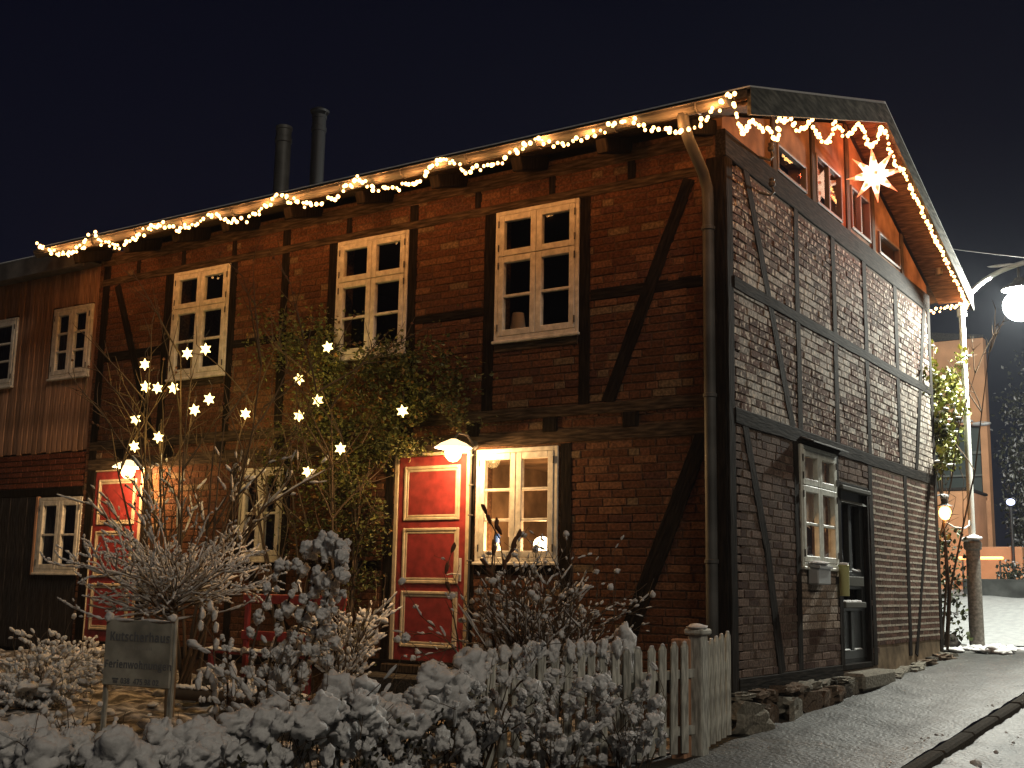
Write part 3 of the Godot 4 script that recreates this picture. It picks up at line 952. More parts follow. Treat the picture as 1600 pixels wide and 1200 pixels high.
func make_attic(house: Node3D) -> void:
	# gable triangle above the attic beam, plastered, with small windows
	var aw := Node3D.new()
	aw.name = "attic_wall"
	house.add_child(aw, true)
	var top := func(z: float) -> float: return 5.93 + 0.329 * (4.18 - absf(z + 3.6)) - 0.13
	var holes := [[-2.23, -1.36, 5.89, 6.2], [-3.43, -2.55, 5.89, 6.47], [-4.53, -3.79, 5.93, 6.47], [-5.83, -4.89, 5.90, 6.19]]
	var b := MB.new()
	var zs := [-7.22, -3.6, 0.0]
	for o in holes: zs.append_array([o[0], o[1]])
	zs.sort()
	for i in zs.size() - 1:
		var za: float = zs[i]
		var zb: float = zs[i + 1]
		var lo := 5.6
		var cuts := []
		for o in holes:
			if (za + zb) / 2 > o[0] and (za + zb) / 2 < o[1]: cuts = [o[2], o[3]]
		var ta: float = top.call(za)
		var tb: float = top.call(zb)
		if cuts.is_empty():
			b.hexa([Vector3(-0.2, lo, za), Vector3(-0.01, lo, za), Vector3(-0.01, lo, zb), Vector3(-0.2, lo, zb), Vector3(-0.2, ta, za), Vector3(-0.01, ta, za), Vector3(-0.01, tb, zb), Vector3(-0.2, tb, zb)])
		else:
			b.box(Vector3(-0.2, lo, za), Vector3(-0.01, cuts[0], zb))
			b.hexa([Vector3(-0.2, cuts[1], za), Vector3(-0.01, cuts[1], za), Vector3(-0.01, cuts[1], zb), Vector3(-0.2, cuts[1], zb), Vector3(-0.2, ta, za), Vector3(-0.01, ta, za), Vector3(-0.01, tb, zb), Vector3(-0.2, tb, zb)])
	part(aw, "plaster", b.mesh(), mats["plaster"])
	var aback := MB.new()
	aback.box(Vector3(-2.6, 5.75, -6.6), Vector3(-2.5, 6.5, -0.9))
	part(aw, "inner_wall", aback.mesh(), mats["dark_room"])
	for z in [-1.28, -2.46, -3.67, -4.66, -5.95]:
		var q := beam(Vector2(z, 5.86), Vector2(z, top.call(z) + 0.02), 0.13, 0.13, 0.1, false, 0.012)
		part(aw, "timber_post", q[0], mats["timber_light"], q[1])
	for o in holes:
		var x := Transform3D(Basis(Vector3.UP, PI / 2), Vector3(0.004, o[2], o[1]))
		var w: float = o[1] - o[0]
		var h: float = o[3] - o[2]
		var win := Node3D.new()
		win.name = "attic_window"
		house.add_child(win, true)
		win.transform = x
		part(win, "frame", frame_ring(0.0, w, 0.0, h, 0.035, -0.08, 0.012).mesh(), mat("attic_frame", lin(0.10, 0.065, 0.05), 0.6))
		var two := w > 0.7 and h > 0.5
		if two:
			var mu := MB.new()
			mu.bbox(Vector3(w / 2 - 0.025, 0.035, -0.06), Vector3(w / 2 + 0.025, h - 0.035, 0.008), 0.005)
			part(win, "mullion", mu.mesh(), mats["attic_frame"])
		for s in (2 if two else 1):
			var pa := 0.035 if s == 0 else w / 2 + 0.025
			var pb := (w / 2 - 0.025 if s == 0 else w - 0.035) if two else w - 0.035
			var p := MB.new()
			p.quad(Vector3(pa, 0.035, -0.02), Vector3(pb, 0.035, -0.02), Vector3(pb, h - 0.035, -0.02), Vector3(pa, h - 0.035, -0.02), Vector3.BACK)
			part(win, "pane", p.mesh(), mats["glass"])
	# iron hooks
	for o in [[5.86, -0.82], [5.50, -0.83]]:
		var hk := MB.new()
		hk.tube(PackedVector3Array([Vector3(0.0, o[0], o[1]), Vector3(0.07, o[0] - 0.03, o[1]), Vector3(0.12, o[0] - 0.05, o[1] - 0.02), Vector3(0.15, o[0] - 0.01, o[1] - 0.04), Vector3(0.13, o[0] + 0.05, o[1] - 0.04)]), PackedFloat32Array([0.014, 0.014, 0.013, 0.013, 0.012]), 6)
		hk.lathe([[0.0, 0.0], [0.03, 0.01], [0.035, 0.04], [0.022, 0.06], [0.03, 0.08], [0.0, 0.1]], 10, Transform3D(Basis(), Vector3(0.13, o[0] + 0.04, o[1] - 0.04)))
		part(house, "wall_hook", hk.mesh(), mats["iron"])

func make_roof(house: Node3D) -> void:
	var x0 := -9.32
	var x1 := 0.5
	var ridge := Vector2(-3.6, 7.30) # z, y
	var ef := Vector2(0.58, 5.93)
	var eb := Vector2(-7.78, 5.93)
	var roof := Node3D.new()
	roof.name = "roof"
	house.add_child(roof, true)
	var th := 0.07
	for s in 2:
		var e: Vector2 = ef if s == 0 else eb
		var b := MB.new()
		b.hexa([Vector3(x0, e.y - th, e.x), Vector3(x1, e.y - th, e.x), Vector3(x1, ridge.y - th, ridge.x), Vector3(x0, ridge.y - th, ridge.x), Vector3(x0, e.y, e.x), Vector3(x1, e.y, e.x), Vector3(x1, ridge.y, ridge.x), Vector3(x0, ridge.y, ridge.x)])
		part(roof, "roof_slope", b.mesh(), mats["roof"])
		# soffit boards along the verge and the eave
		var n := 22
		for k in n:
			var t0 := float(k) / n
			var t1 := (k + 0.96) / n
			var p0 := e.lerp(ridge, t0)
			var p1 := e.lerp(ridge, t1)
			var q := MB.new()
			q.hexa([Vector3(0.02, p0.y - th - 0.022, p0.x), Vector3(x1 - 0.03, p0.y - th - 0.022, p0.x), Vector3(x1 - 0.03, p1.y - th - 0.022, p1.x), Vector3(0.02, p1.y - th - 0.022, p1.x), Vector3(0.02, p0.y - th - 0.003, p0.x), Vector3(x1 - 0.03, p0.y - th - 0.003, p0.x), Vector3(x1 - 0.03, p1.y - th - 0.003, p1.x), Vector3(0.02, p1.y - th - 0.003, p1.x)])
			part(roof, "soffit_board", q.mesh(), mats["soffit"])
		# barge board
		var bg := MB.new()
		bg.hexa([Vector3(x1 - 0.028, e.y - 0.235, e.x), Vector3(x1 + 0.006, e.y - 0.235, e.x), Vector3(x1 + 0.006, ridge.y - 0.215, ridge.x), Vector3(x1 - 0.028, ridge.y - 0.215, ridge.x), Vector3(x1 - 0.028, e.y + 0.012, e.x), Vector3(x1 + 0.006, e.y + 0.012, e.x), Vector3(x1 + 0.006, ridge.y + 0.012, ridge.x), Vector3(x1 - 0.028, ridge.y + 0.012, ridge.x)])
		part(roof, "barge_board", bg.mesh(), mats["barge"])
		var sn := MB.new()
		sn.hexa([Vector3(x0 + 0.01, e.y + 0.016, e.x), Vector3(x1 - 0.0, e.y + 0.016, e.x), Vector3(x1 - 0.0, ridge.y + 0.016, ridge.x), Vector3(x0 + 0.01, ridge.y + 0.016, ridge.x), Vector3(x0 + 0.01, e.y + 0.03, e.x), Vector3(x1 - 0.0, e.y + 0.03, e.x), Vector3(x1 - 0.0, ridge.y + 0.045, ridge.x), Vector3(x0 + 0.01, ridge.y + 0.045, ridge.x)])
		part(roof, "roof_snow", sn.mesh(), mats["snow"])
	# eave: lining, rafter ends
	var lin_b := MB.new()
	lin_b.hexa([Vector3(x0, 5.83, 0.5), Vector3(x1 - 0.04, 5.83, 0.5), Vector3(x1 - 0.04, 5.97, 0.03), Vector3(x0, 5.97, 0.03), Vector3(x0, 5.85, 0.5), Vector3(x1 - 0.04, 5.85, 0.5), Vector3(x1 - 0.04, 5.99, 0.03), Vector3(x0, 5.99, 0.03)])
	part(roof, "eave_lining", lin_b.mesh(), mats["timber_light"])
	for x in [-8.72, -7.75, -6.85, -6.0, -5.0, -3.95, -2.95, -1.95, -1.0, -0.12]:
		var r := MB.new()
		r.bbox(Vector3(-0.06, -0.09, -0.55), Vector3(0.06, 0.05, 0.0), 0.01, Transform3D(Basis(Vector3.RIGHT, 0.318), Vector3(x, 5.745, 0.52)))
		part(roof, "rafter_end", r.mesh(), mats["timber"])
	# gutter
	var g := MB.new()
	var prev := []
	for k in 9:
		var a := PI + PI * k / 8.0
		prev.append(Vector2(cos(a) * 0.072, sin(a) * 0.072))
	for k in 8:
		for s in 2:
			var r := 1.0 if s == 0 else 0.93
			var a2: Vector2 = prev[k] * r
			var b2: Vector2 = prev[k + 1] * r
			var o := Vector3(0, 5.845, 0.66)
			g.quad(o + Vector3(x0, a2.y, a2.x), o + Vector3(0.34, a2.y, a2.x), o + Vector3(0.34, b2.y, b2.x), o + Vector3(x0, b2.y, b2.x), Vector3(0, a2.y, a2.x) * (1 if s == 0 else -1))
	for rr in [-0.072, 0.072]:
		g.rod(Vector3(x0, 5.848, 0.66 + rr), Vector3(0.34, 5.848, 0.66 + rr), 0.008, 6)
	for ex in [x0, 0.34]:
		for k in 8: g.quad(Vector3(ex, 5.845, 0.66), Vector3(ex, 5.845 + prev[k].y, 0.66 + prev[k].x), Vector3(ex, 5.845 + prev[k + 1].y, 0.66 + prev[k + 1].x), Vector3(ex, 5.845, 0.66), Vector3.RIGHT if ex > 0 else Vector3.LEFT)
	part(roof, "gutter", g.mesh(), mats["zinc"])
	for k in 12:
		var bx := x0 + 0.35 + k * 0.82
		var br := MB.new()
		var pp := PackedVector3Array()
		var rr2 := PackedFloat32Array()
		for j in 9:
			var a := PI + PI * j / 8.0
			pp.append(Vector3(bx, 5.845 + sin(a) * 0.078, 0.66 + cos(a) * 0.078)); rr2.append(0.007)
		br.tube(pp, rr2, 5)
		part(roof, "gutter_bracket", br.mesh(), mats["zinc"])
	# downpipe with a swan neck
	var dp := MB.new()
	var path := PackedVector3Array([Vector3(-0.10, 5.80, 0.66), Vector3(-0.10, 5.70, 0.64), Vector3(-0.105, 5.60, 0.52), Vector3(-0.11, 5.40, 0.22), Vector3(-0.115, 5.28, 0.115), Vector3(-0.115, 5.1, 0.10), Vector3(-0.115, 3.4, 0.10), Vector3(-0.115, 1.6, 0.10), Vector3(-0.115, 0.55, 0.10)])
	var rd := PackedFloat32Array()
	for k in path.size(): rd.append(0.053)
	dp.tube(path, rd, 14)
	part(roof, "downpipe", dp.mesh(), mat("dull_zinc", lin(0.085, 0.085, 0.08), 0.55, Vector3.ONE * 0.8, tex["broad"]))
	for y in [4.9, 3.36, 1.9]:
		var c := MB.new()
		c.lathe([[0.053, -0.02], [0.062, -0.015], [0.062, 0.015], [0.053, 0.02]], 14, Transform3D(Basis(), Vector3(-0.115, y, 0.10)))
		part(roof, "pipe_clip", c.mesh(), mats["dull_zinc"])
	# flues and a vent
	mat("soot", lin(0.015, 0.015, 0.017), 0.6)
	for f in [[-9.16, -3.5, 8.98, 0.125, false], [-8.58, -3.7, 9.12, 0.11, true]]:
		var fl := MB.new()
		var bx := Transform3D(Basis(), Vector3(f[0], 0, f[1]))
		fl.lathe([[f[3], 6.9], [f[3], f[2] - 0.28], [f[3] * 1.12, f[2] - 0.27], [f[3] * 1.12, f[2] - 0.2], [f[3], f[2] - 0.19], [f[3], f[2] - 0.06], [f[3] * 1.1, f[2] - 0.05], [f[3] * 1.1, f[2]], [0.0, f[2]]], 18, bx)
		if f[4]:
			fl.lathe([[0.15, f[2] + 0.05], [0.16, f[2] + 0.08], [0.06, f[2] + 0.14], [0.0, f[2] + 0.15]], 18, bx)
			fl.lathe([[0.0, f[2] + 0.05], [0.15, f[2] + 0.05]], 18, bx)
			for k in 3: fl.rod(bx * Vector3(cos(k * 2.1) * 0.1, f[2] - 0.02, sin(k * 2.1) * 0.1), bx * Vector3(cos(k * 2.1) * 0.16, f[2] + 0.08, sin(k * 2.1) * 0.16), 0.01, 5)
		part(roof, "flue", fl.mesh(), mats["soot"] if f[4] else mats["dull_zinc"])
	var vt := MB.new()
	vt.lathe([[0.05, 6.05], [0.05, 6.42], [0.08, 6.43], [0.08, 6.5], [0.0, 6.56]], 12, Transform3D(Basis(), Vector3(0.25, 0, -6.9)))
	part(roof, "vent_pipe", vt.mesh(), mats["zinc"])

func make_foundation(house: Node3D) -> void:
	rng.seed = 21
	var f := noise(71, 0.02, 3)
	var base := MB.new()
	base.box(Vector3(-0.26, -0.2, -7.2), Vector3(0.0, 0.79, -0.02)); base.box(Vector3(-8.86, 0.0, -0.25), Vector3(-0.27, 0.76, 0.0))
	part(house, "foundation", base.mesh(), mats["stone_dark"])
	for row in 2:
		var z := 0.14 - row * 0.13
		while z > -6.95:
			var w := rnd(0.3, 0.62) if row == 0 else rnd(0.16, 0.34)
			var lo := pave(0, z - w / 2) - 0.05
			var top := 0.80 if z > -2.9 else 0.75
			var mid := lo + (top - lo) * rnd(0.66, 0.98)
			if top - lo < 0.24: mid = top
			if mid < lo + 0.1: mid = lo + 0.12
			var y0 := lo if row == 0 else mid - 0.02
			var y1 := mid if row == 0 else top
			if row == 1 and y1 - y0 < 0.08: y0 = y1 - 0.08
			if (row == 1 and top - lo < 0.24) or (z < -2.75 and z - w > -4.5):
				z -= w
				continue
			var b := MB.new()
			var h := (y1 - y0) * rnd(0.5, 0.6)
			b.blob(Vector3(rng.randf() * 9.0, 0, 0), Vector3.ONE, f, 0.9, 16, 11, 0.7 + 0.5 * rng.randf())
			var ct := Vector3.ZERO
			for q in b.v: ct += q
			ct /= b.v.size()
			var cut := rnd(0.6, 0.9)
			for i in b.v.size():
				var q: Vector3 = b.v[i] - ct
				b.v[i] = Vector3(clampf(q.x * 0.15, -0.2, 0.14 * cut), clampf(q.y, -0.85, cut) * h, clampf(q.z, -0.9, 0.9) * w * 0.56)
			var m := MB.new() # facet the cut faces
			for i in range(0, b.v.size(), 3): m.quad(b.v[i], b.v[i + 1], b.v[i + 2], b.v[i + 2], b.v[i] + b.v[i + 1] + b.v[i + 2])
			part(house, "foundation_stone", m.mesh(), mats[["stone", "stone_dark", "stone", "stone_warm"][rng.randi() % 4]], Transform3D(Basis(Vector3.UP, rnd(-0.25, 0.25)) * Basis(Vector3.RIGHT, rnd(-0.15, 0.15)), Vector3(0.02 + rnd(-0.04, 0.05) + (0.04 if row == 0 else 0.0), (y0 + y1) / 2, z - w / 2)))
			z -= w * 0.9

# ---------------------------------------------------------------- boarded neighbour
func make_annex() -> void:
	rng.seed = 31
	var an := thing("boarded_house", "lower house wing clad in upright brown boards joined to the brick house", "house", Vector3(-8.88, 0, 0))
	var o := an.position
	var holes := [[-9.80, -8.97, 4.295, 5.272], [-11.75, -10.60, 4.27, 5.262], [-9.775, -8.86, 1.72, 2.71]]
	var back := wall_panel(holes, -15.0, -8.9, 0.3, 5.9, true, -0.03, 0.2)
	back.box(Vector3(-15.0, 0.3, -6.2), Vector3(-8.9, 5.9, -6.0)); back.box(Vector3(-15.2, 0.3, -6.2), Vector3(-15.005, 5.9, -0.03))
	back.box(Vector3(-15.0, 0.5, -5.9), Vector3(-8.9, 0.6, -0.24)); back.box(Vector3(-15.0, 3.0, -5.9), Vector3(-8.9, 3.2, -0.24)); back.box(Vector3(-15.0, 3.21, -1.6), Vector3(-8.9, 5.8, -1.5)); back.box(Vector3(-15.0, 0.61, -1.6), Vector3(-8.9, 2.99, -1.5))
	for i in back.v.size(): back.v[i] -= o
	part(an, "wall", back.mesh(), mats["dark_board"])
	# upright boards upstairs
	var x := -8.88
	while x > -12.2:
		var w := rnd(0.095, 0.125)
		var segs := [[3.30, 5.80]]
		for h in holes:
			if h[2] > 3 and x - w / 2 > h[0] - 0.02 and x - w / 2 < h[1] + 0.02: segs = [[3.30, h[2] - 0.01], [h[3] + 0.01, 5.80]]
		for s in segs:
			var b := MB.new()
			b.bbox(Vector3(-w + 0.011, s[0] + rnd(-0.012, 0.012), -0.028), Vector3(0, s[1], rnd(-0.009, 0.005)), 0.006)
			part(an, "board", b.mesh(), mats["board%d" % (rng.randi() % 6)], Transform3D(Basis(), Vector3(x, 0, 0) - o))
		x -= w
	# brick band between the storeys
	var bx := MB.new()
	bx.box(Vector3(-12.2, 2.83, -0.028), Vector3(-8.9, 3.29, -0.018))
	for i in bx.v.size(): bx.v[i] -= o
	part(an, "brick_band", bx.mesh(), mats["mortar_front"])
	var ms := brick_meshes()
	var xs := []
	var cs := []
	for b in lay_bricks([], -11.6, -8.88, 2.83, 3.30, func(_p): return false, 403):
		xs.append(Transform3D(Basis.from_scale(Vector3(b[2], 0.064, 0.03)), Vector3(b[0], b[1], -0.012) - o))
		var tone := Color(0.24, 0.075, 0.04) * (0.7 + 0.5 * rng.randf())
		tone.a = 1.0
		cs.append(tone)
	many(an, "brickwork", ms[1], mats["brick_front"], xs, cs)
	var bm := MB.new()
	bm.bbox(Vector3(-12.2, 2.72, -0.05), Vector3(-8.885, 2.83, 0.012), 0.01)
	for i in bm.v.size(): bm.v[i] -= o
	part(an, "timber_beam", bm.mesh(), mats["timber"])
	# dark boards downstairs
	x = -8.88
	while x > -12.0:
		var w := rnd(0.15, 0.2)
		var segs := [[0.75, 2.72]]
		if x - w / 2 > -9.80 and x - w / 2 < -8.84: segs = [[0.75, 1.70]]
		for s in segs:
			var b := MB.new()
			b.bbox(Vector3(-w + 0.008, s[0], -0.028), Vector3(0, s[1], rnd(-0.006, 0.004)), 0.004)
			part(an, "board", b.mesh(), mats["dark_board"], Transform3D(Basis(), Vector3(x, 0, 0) - o))
		x -= w
	for q in [[-9.79, 4.30, 0.815, 0.965, [3]], [-11.745, 4.28, 1.14, 0.975, [3]], [-9.765, 1.725, 0.90, 0.975, [2]]]:
		window(an, Transform3D(Basis(), Vector3(q[0], q[1], 0.02) - o), q[2], q[3], [1.0], q[4], "white_paint")
	var jb := MB.new()
	jb.bbox(Vector3(-9.83, 1.69, -0.02), Vector3(-9.775, 2.72, 0.025), 0.006)
	for i in jb.v.size(): jb.v[i] -= o
	part(an, "timber_post", jb.mesh(), mats["board2"])
	# low roof with a fascia and a skin of snow
	var r := MB.new()
	r.hexa([Vector3(-15.3, 5.84, 0.30), Vector3(-8.86, 5.84, 0.30), Vector3(-8.86, 6.5, -6.3), Vector3(-15.3, 6.5, -6.3), Vector3(-15.3, 5.95, 0.30), Vector3(-8.86, 5.95, 0.30), Vector3(-8.86, 6.6, -6.3), Vector3(-15.3, 6.6, -6.3)])
	for i in r.v.size(): r.v[i] -= o
	part(an, "roof", r.mesh(), mats["roof"])
	var sn := MB.new()
	sn.hexa([Vector3(-15.3, 5.955, 0.33), Vector3(-8.86, 5.955, 0.33), Vector3(-8.86, 6.61, -6.3), Vector3(-15.3, 6.61, -6.3), Vector3(-15.3, 5.975, 0.31), Vector3(-8.86, 5.975, 0.31), Vector3(-8.86, 6.66, -6.3), Vector3(-15.3, 6.66, -6.3)])
	for i in sn.v.size(): sn.v[i] -= o
	part(an, "roof_snow", sn.mesh(), mats["snow"])
	var fa := MB.new()
	fa.bbox(Vector3(-15.3, 5.70, 0.27), Vector3(-8.87, 5.945, 0.335), 0.008)
	fa.box(Vector3(-15.3, 5.76, 0.0), Vector3(-8.88, 5.785, 0.268))
	for i in fa.v.size(): fa.v[i] -= o
	part(an, "fascia", fa.mesh(), mats["zinc"])

# ---------------------------------------------------------------- behind the house
func make_background() -> void:
	rng.seed = 41
	var ochre := mat("ochre_render", lin(0.60, 0.31, 0.165), 0.9, Vector3.ONE * 0.3, ntex("render_tone", 17, 0.01, 0.85, 1.0), 0.0)
	var bl := thing("ochre_building", "tall ochre rendered building behind the street lamp with a dark window bay", "building", Vector3(-5.0, 1.2, -20.0))
	var o := bl.position
	var b := wall_panel([[-2.9, -1.62, 3.75, 5.42]], -9.0, -1.47, 1.2, 7.4, true, -18.0, 0.3)
	b.box(Vector3(-9.0, 1.2, -24.0), Vector3(-8.7, 7.4, -18.31))
	b.hexa([Vector3(-4.8, 1.2, -24.0), Vector3(-4.5, 1.2, -24.0), Vector3(-1.50, 1.2, -18.31), Vector3(-1.8, 1.2, -18.31), Vector3(-4.8, 7.39, -24.0), Vector3(-4.5, 7.39, -24.0), Vector3(-1.50, 7.39, -18.31), Vector3(-1.8, 7.39, -18.31)])
	b.box(Vector3(-8.69, 1.2, -24.0), Vector3(-4.81, 7.39, -23.7))
	for i in b.v.size(): b.v[i] -= o
	part(bl, "wall", b.mesh(), ochre)
	var rf := MB.new()
	rf.hexa([Vector3(-9.2, 7.41, -24.2), Vector3(-4.5, 7.41, -24.2), Vector3(-1.44, 7.41, -17.95), Vector3(-9.2, 7.41, -17.95), Vector3(-9.2, 9.0, -24.2), Vector3(-4.5, 8.2, -24.2), Vector3(-1.44, 7.46, -17.97), Vector3(-9.2, 8.6, -17.97)])
	for i in rf.v.size(): rf.v[i] -= o
	part(bl, "roof", rf.mesh(), mats["roof"])
	var gl := MB.new()
	gl.box(Vector3(-2.9, 3.75, -18.25), Vector3(-1.62, 5.42, -18.2))
	for i in gl.v.size(): gl.v[i] -= o
	part(bl, "window_bay", gl.mesh(), mat("bay_dark", lin(0.05, 0.065, 0.062), 0.35))
	var bars := MB.new()
	bars.bbox(Vector3(-2.9, 4.78, -18.2), Vector3(-1.62, 4.85, -18.1), 0.01); bars.bbox(Vector3(-2.9, 4.28, -18.2), Vector3(-1.62, 4.33, -18.1), 0.01)
	for i in bars.v.size(): bars.v[i] -= o
	part(bl, "window_rail", bars.mesh(), mat("bay_rail", lin(0.12, 0.13, 0.12), 0.5))
	var bs := []
	for p in [Vector3(-1.95, 5.52, -17.95), Vector3(-1.6, 5.44, -17.95), Vector3(-2.35, 5.44, -17.95)]: bs.append(lump(p - o, Vector3(0.2, 0.05, 0.1)))
	snow_many(bl, bs)
	var wl := MB.new()
	wl.bbox(Vector3(-2.95, 5.42, -18.02), Vector3(-1.5, 5.47, -17.86), 0.01)
	for i in wl.v.size(): wl.v[i] -= o
	part(bl, "window_hood", wl.mesh(), ochre)
	# low ochre outhouse in front of it
	var lo := thing("ochre_outhouse", "low flat ochre outhouse lit orange in front of the tall building", "shed", Vector3(-2.4, 1.2, -17.0))
	o = lo.position
	var q := MB.new()
	q.bbox(Vector3(-4.2, 1.2, -17.7), Vector3(-1.50, 3.80, -16.0), 0.02)
	for i in q.v.size(): q.v[i] -= o
	part(lo, "wall", q.mesh(), ochre)
	var lw := MB.new()
	lw.bbox(Vector3(-1.48, 1.2, -17.0), Vector3(-0.62, 2.66, -16.6), 0.02)
	for i in lw.v.size(): lw.v[i] -= o
	part(lo, "low_wall", lw.mesh(), ochre)
	var cp := MB.new()
	cp.bbox(Vector3(-4.25, 3.80, -17.75), Vector3(-1.47, 3.86, -15.95), 0.015)
	for i in cp.v.size(): cp.v[i] -= o
	part(lo, "flat_roof", cp.mesh(), mats["roof"])
	# lamp behind the hedge that lights it
	var hl := thing("garden_lamp", "warm garden lamp glowing behind the snowy hedge by the ochre outhouse", "lamp", Vector3(-1.12, 2.38, -15.1))
	var gm := MB.new()
	gm.bbox(Vector3(-0.42, -0.03, -0.05), Vector3(0.42, 0.03, 0.05), 0.015)
	part(hl, "light_tube", gm.mesh(), glow("tube_glow", Color(1.0, 0.55, 0.16), 4.0))
	var gs := MB.new()
	gs.rod(Vector3(-0.35, -1.2, -0.02), Vector3(-0.35, -0.031, -0.02), 0.02); gs.rod(Vector3(0.35, -1.2, -0.02), Vector3(0.35, -0.031, -0.02), 0.02)
	part(hl, "post", gs.mesh(), mats["iron"])
	lamp(hl, Vector3(0, 0.0, 0), Color(1.0, 0.52, 0.16), 2.0, 0.05, 10)
	# garden wall and hedge
	var gw := thing("garden_wall", "long low grey wall at the top of the snow slope", "wall", Vector3(1.0, 1.3, -14.0))
	var wv := MB.new()
	wv.bbox(Vector3(-2.2, -0.5, -0.12), Vector3(9.0, 0.66, 0.12), 0.02)
	part(gw, "wall", wv.mesh(), mat("grey_wall", lin(0.085, 0.088, 0.085), 0.9, Vector3.ONE * 0.7, tex["broad"], 0.5))
	var sx := []
	for k in 60: sx.append(lump(Vector3(rnd(-2.0, 8.5), rnd(-0.02, 0.1) - 0.02, 0.25), Vector3(rnd(0.1, 0.3), rnd(0.04, 0.09), 0.15)))
	snow_many(gw, sx)
	var hd := thing("far_hedge", "clipped dark hedge dusted with snow behind the low grey wall", "hedge", Vector3(1.0, 1.9, -14.6))
	var lx := []
	var lc := []
	for k in 5000:
		var p := Vector3(rnd(-1.7, 7.0), rnd(0.0, 0.55) * (0.8 + 0.35 * sin(k * 0.37)), rnd(-0.4, 0.25))
		if p.x < -0.3: p.y *= 0.7
		lx.append(Transform3D(Basis(rv().normalized(), rnd(0, TAU)).scaled(Vector3.ONE * rnd(0.05, 0.09)), p))
		lc.append(Color(0.55, 0.56, 0.57) if p.y > 0.36 and rng.randf() < 0.75 or rng.randf() < 0.12 else Color(0.025, 0.035, 0.02) * (0.6 + rng.randf()))
	many(hd, "foliage", leaf_mesh(), mats["leaf"], lx, lc)
	# snowy trees at the right
	for t in [[-0.75, -19.5, 5.4, 0.9], [0.15, -17.8, 4.6, 1.1], [-1.0, -22.5, 6.6, 1.3]]:
		var tr := thing("dark_tree", ["dark snow dusted tree next to the tall ochre building", "dark bushy tree at the far right edge of the lane", "tall dark tree farthest back beyond the ochre building"][[-0.75, 0.15, -1.0].find(t[0])], "tree", Vector3(t[0], 1.3, t[1]), "dark trees behind the lane")
		var tk := MB.new()
		tk.tube(PackedVector3Array([Vector3.ZERO, Vector3(0.05, t[2] * 0.4, 0), Vector3(0, t[2] * 0.9, 0)]), PackedFloat32Array([0.16, 0.11, 0.03]), 7)
		part(tr, "trunk", tk.mesh(), mats["bark"])
		var xs := []
		var cs := []
		for k in 6000:
			var d := rv()
			if d.length() > 1: continue
			var p: Vector3 = Vector3(d.x * t[3], t[2] * 0.55 + d.y * t[2] * 0.48, d.z * t[3]) * (0.75 + 0.35 * rng.randf())
			if sin(p.x * 5.0 + p.y * 4.1) + sin(p.z * 4.0 - p.y * 6.0) > 0.9: continue
			xs.append(Transform3D(Basis(rv().normalized(), rnd(0, TAU)).scaled(Vector3.ONE * rnd(0.06, 0.13)), p))
			cs.append(Color(0.4, 0.41, 0.42) if rng.randf() < 0.22 else Color(0.045, 0.05, 0.03) * (0.5 + rng.randf()))
		many(tr, "crown", leaf_mesh(), mats["leaf"], xs, cs)
	# cold far lamp
	var fl := thing("far_lamp", "small cold white lamp shining among the dark trees", "lamp", Vector3(-0.72, 3.55, -16.2))
	var fm := SphereMesh.new()
	fm.radius = 0.085; fm.height = 0.14; fm.radial_segments = 14; fm.rings = 7
	part(fl, "bulb", fm, glow("cold_glow", Color(0.75, 0.8, 1.0), 3.0))
	var fp := MB.new()
	fp.rod(Vector3(0, -2.2, 0), Vector3(0, -0.1, 0), 0.03)
	part(fl, "post", fp.mesh(), mats["soot"])
	lamp(fl, Vector3.ZERO, Color(0.75, 0.8, 1.0), 0.25, 0.08, 6)

func leaf_mesh() -> Mesh:
	if tex.has("leafm"): return tex["leafm"]
	var b := MB.new()
	var p := [Vector3(0, 0, 0), Vector3(-0.36, 0.42, 0.08), Vector3(0, 0.48, -0.05), Vector3(0.36, 0.42, 0.08), Vector3(0, 1.0, 0.05)]
	b.quad(p[0], p[1], p[4], p[2], Vector3.BACK); b.quad(p[0], p[2], p[4], p[3], Vector3.BACK)
	tex["leafm"] = b.mesh()
	return tex["leafm"]

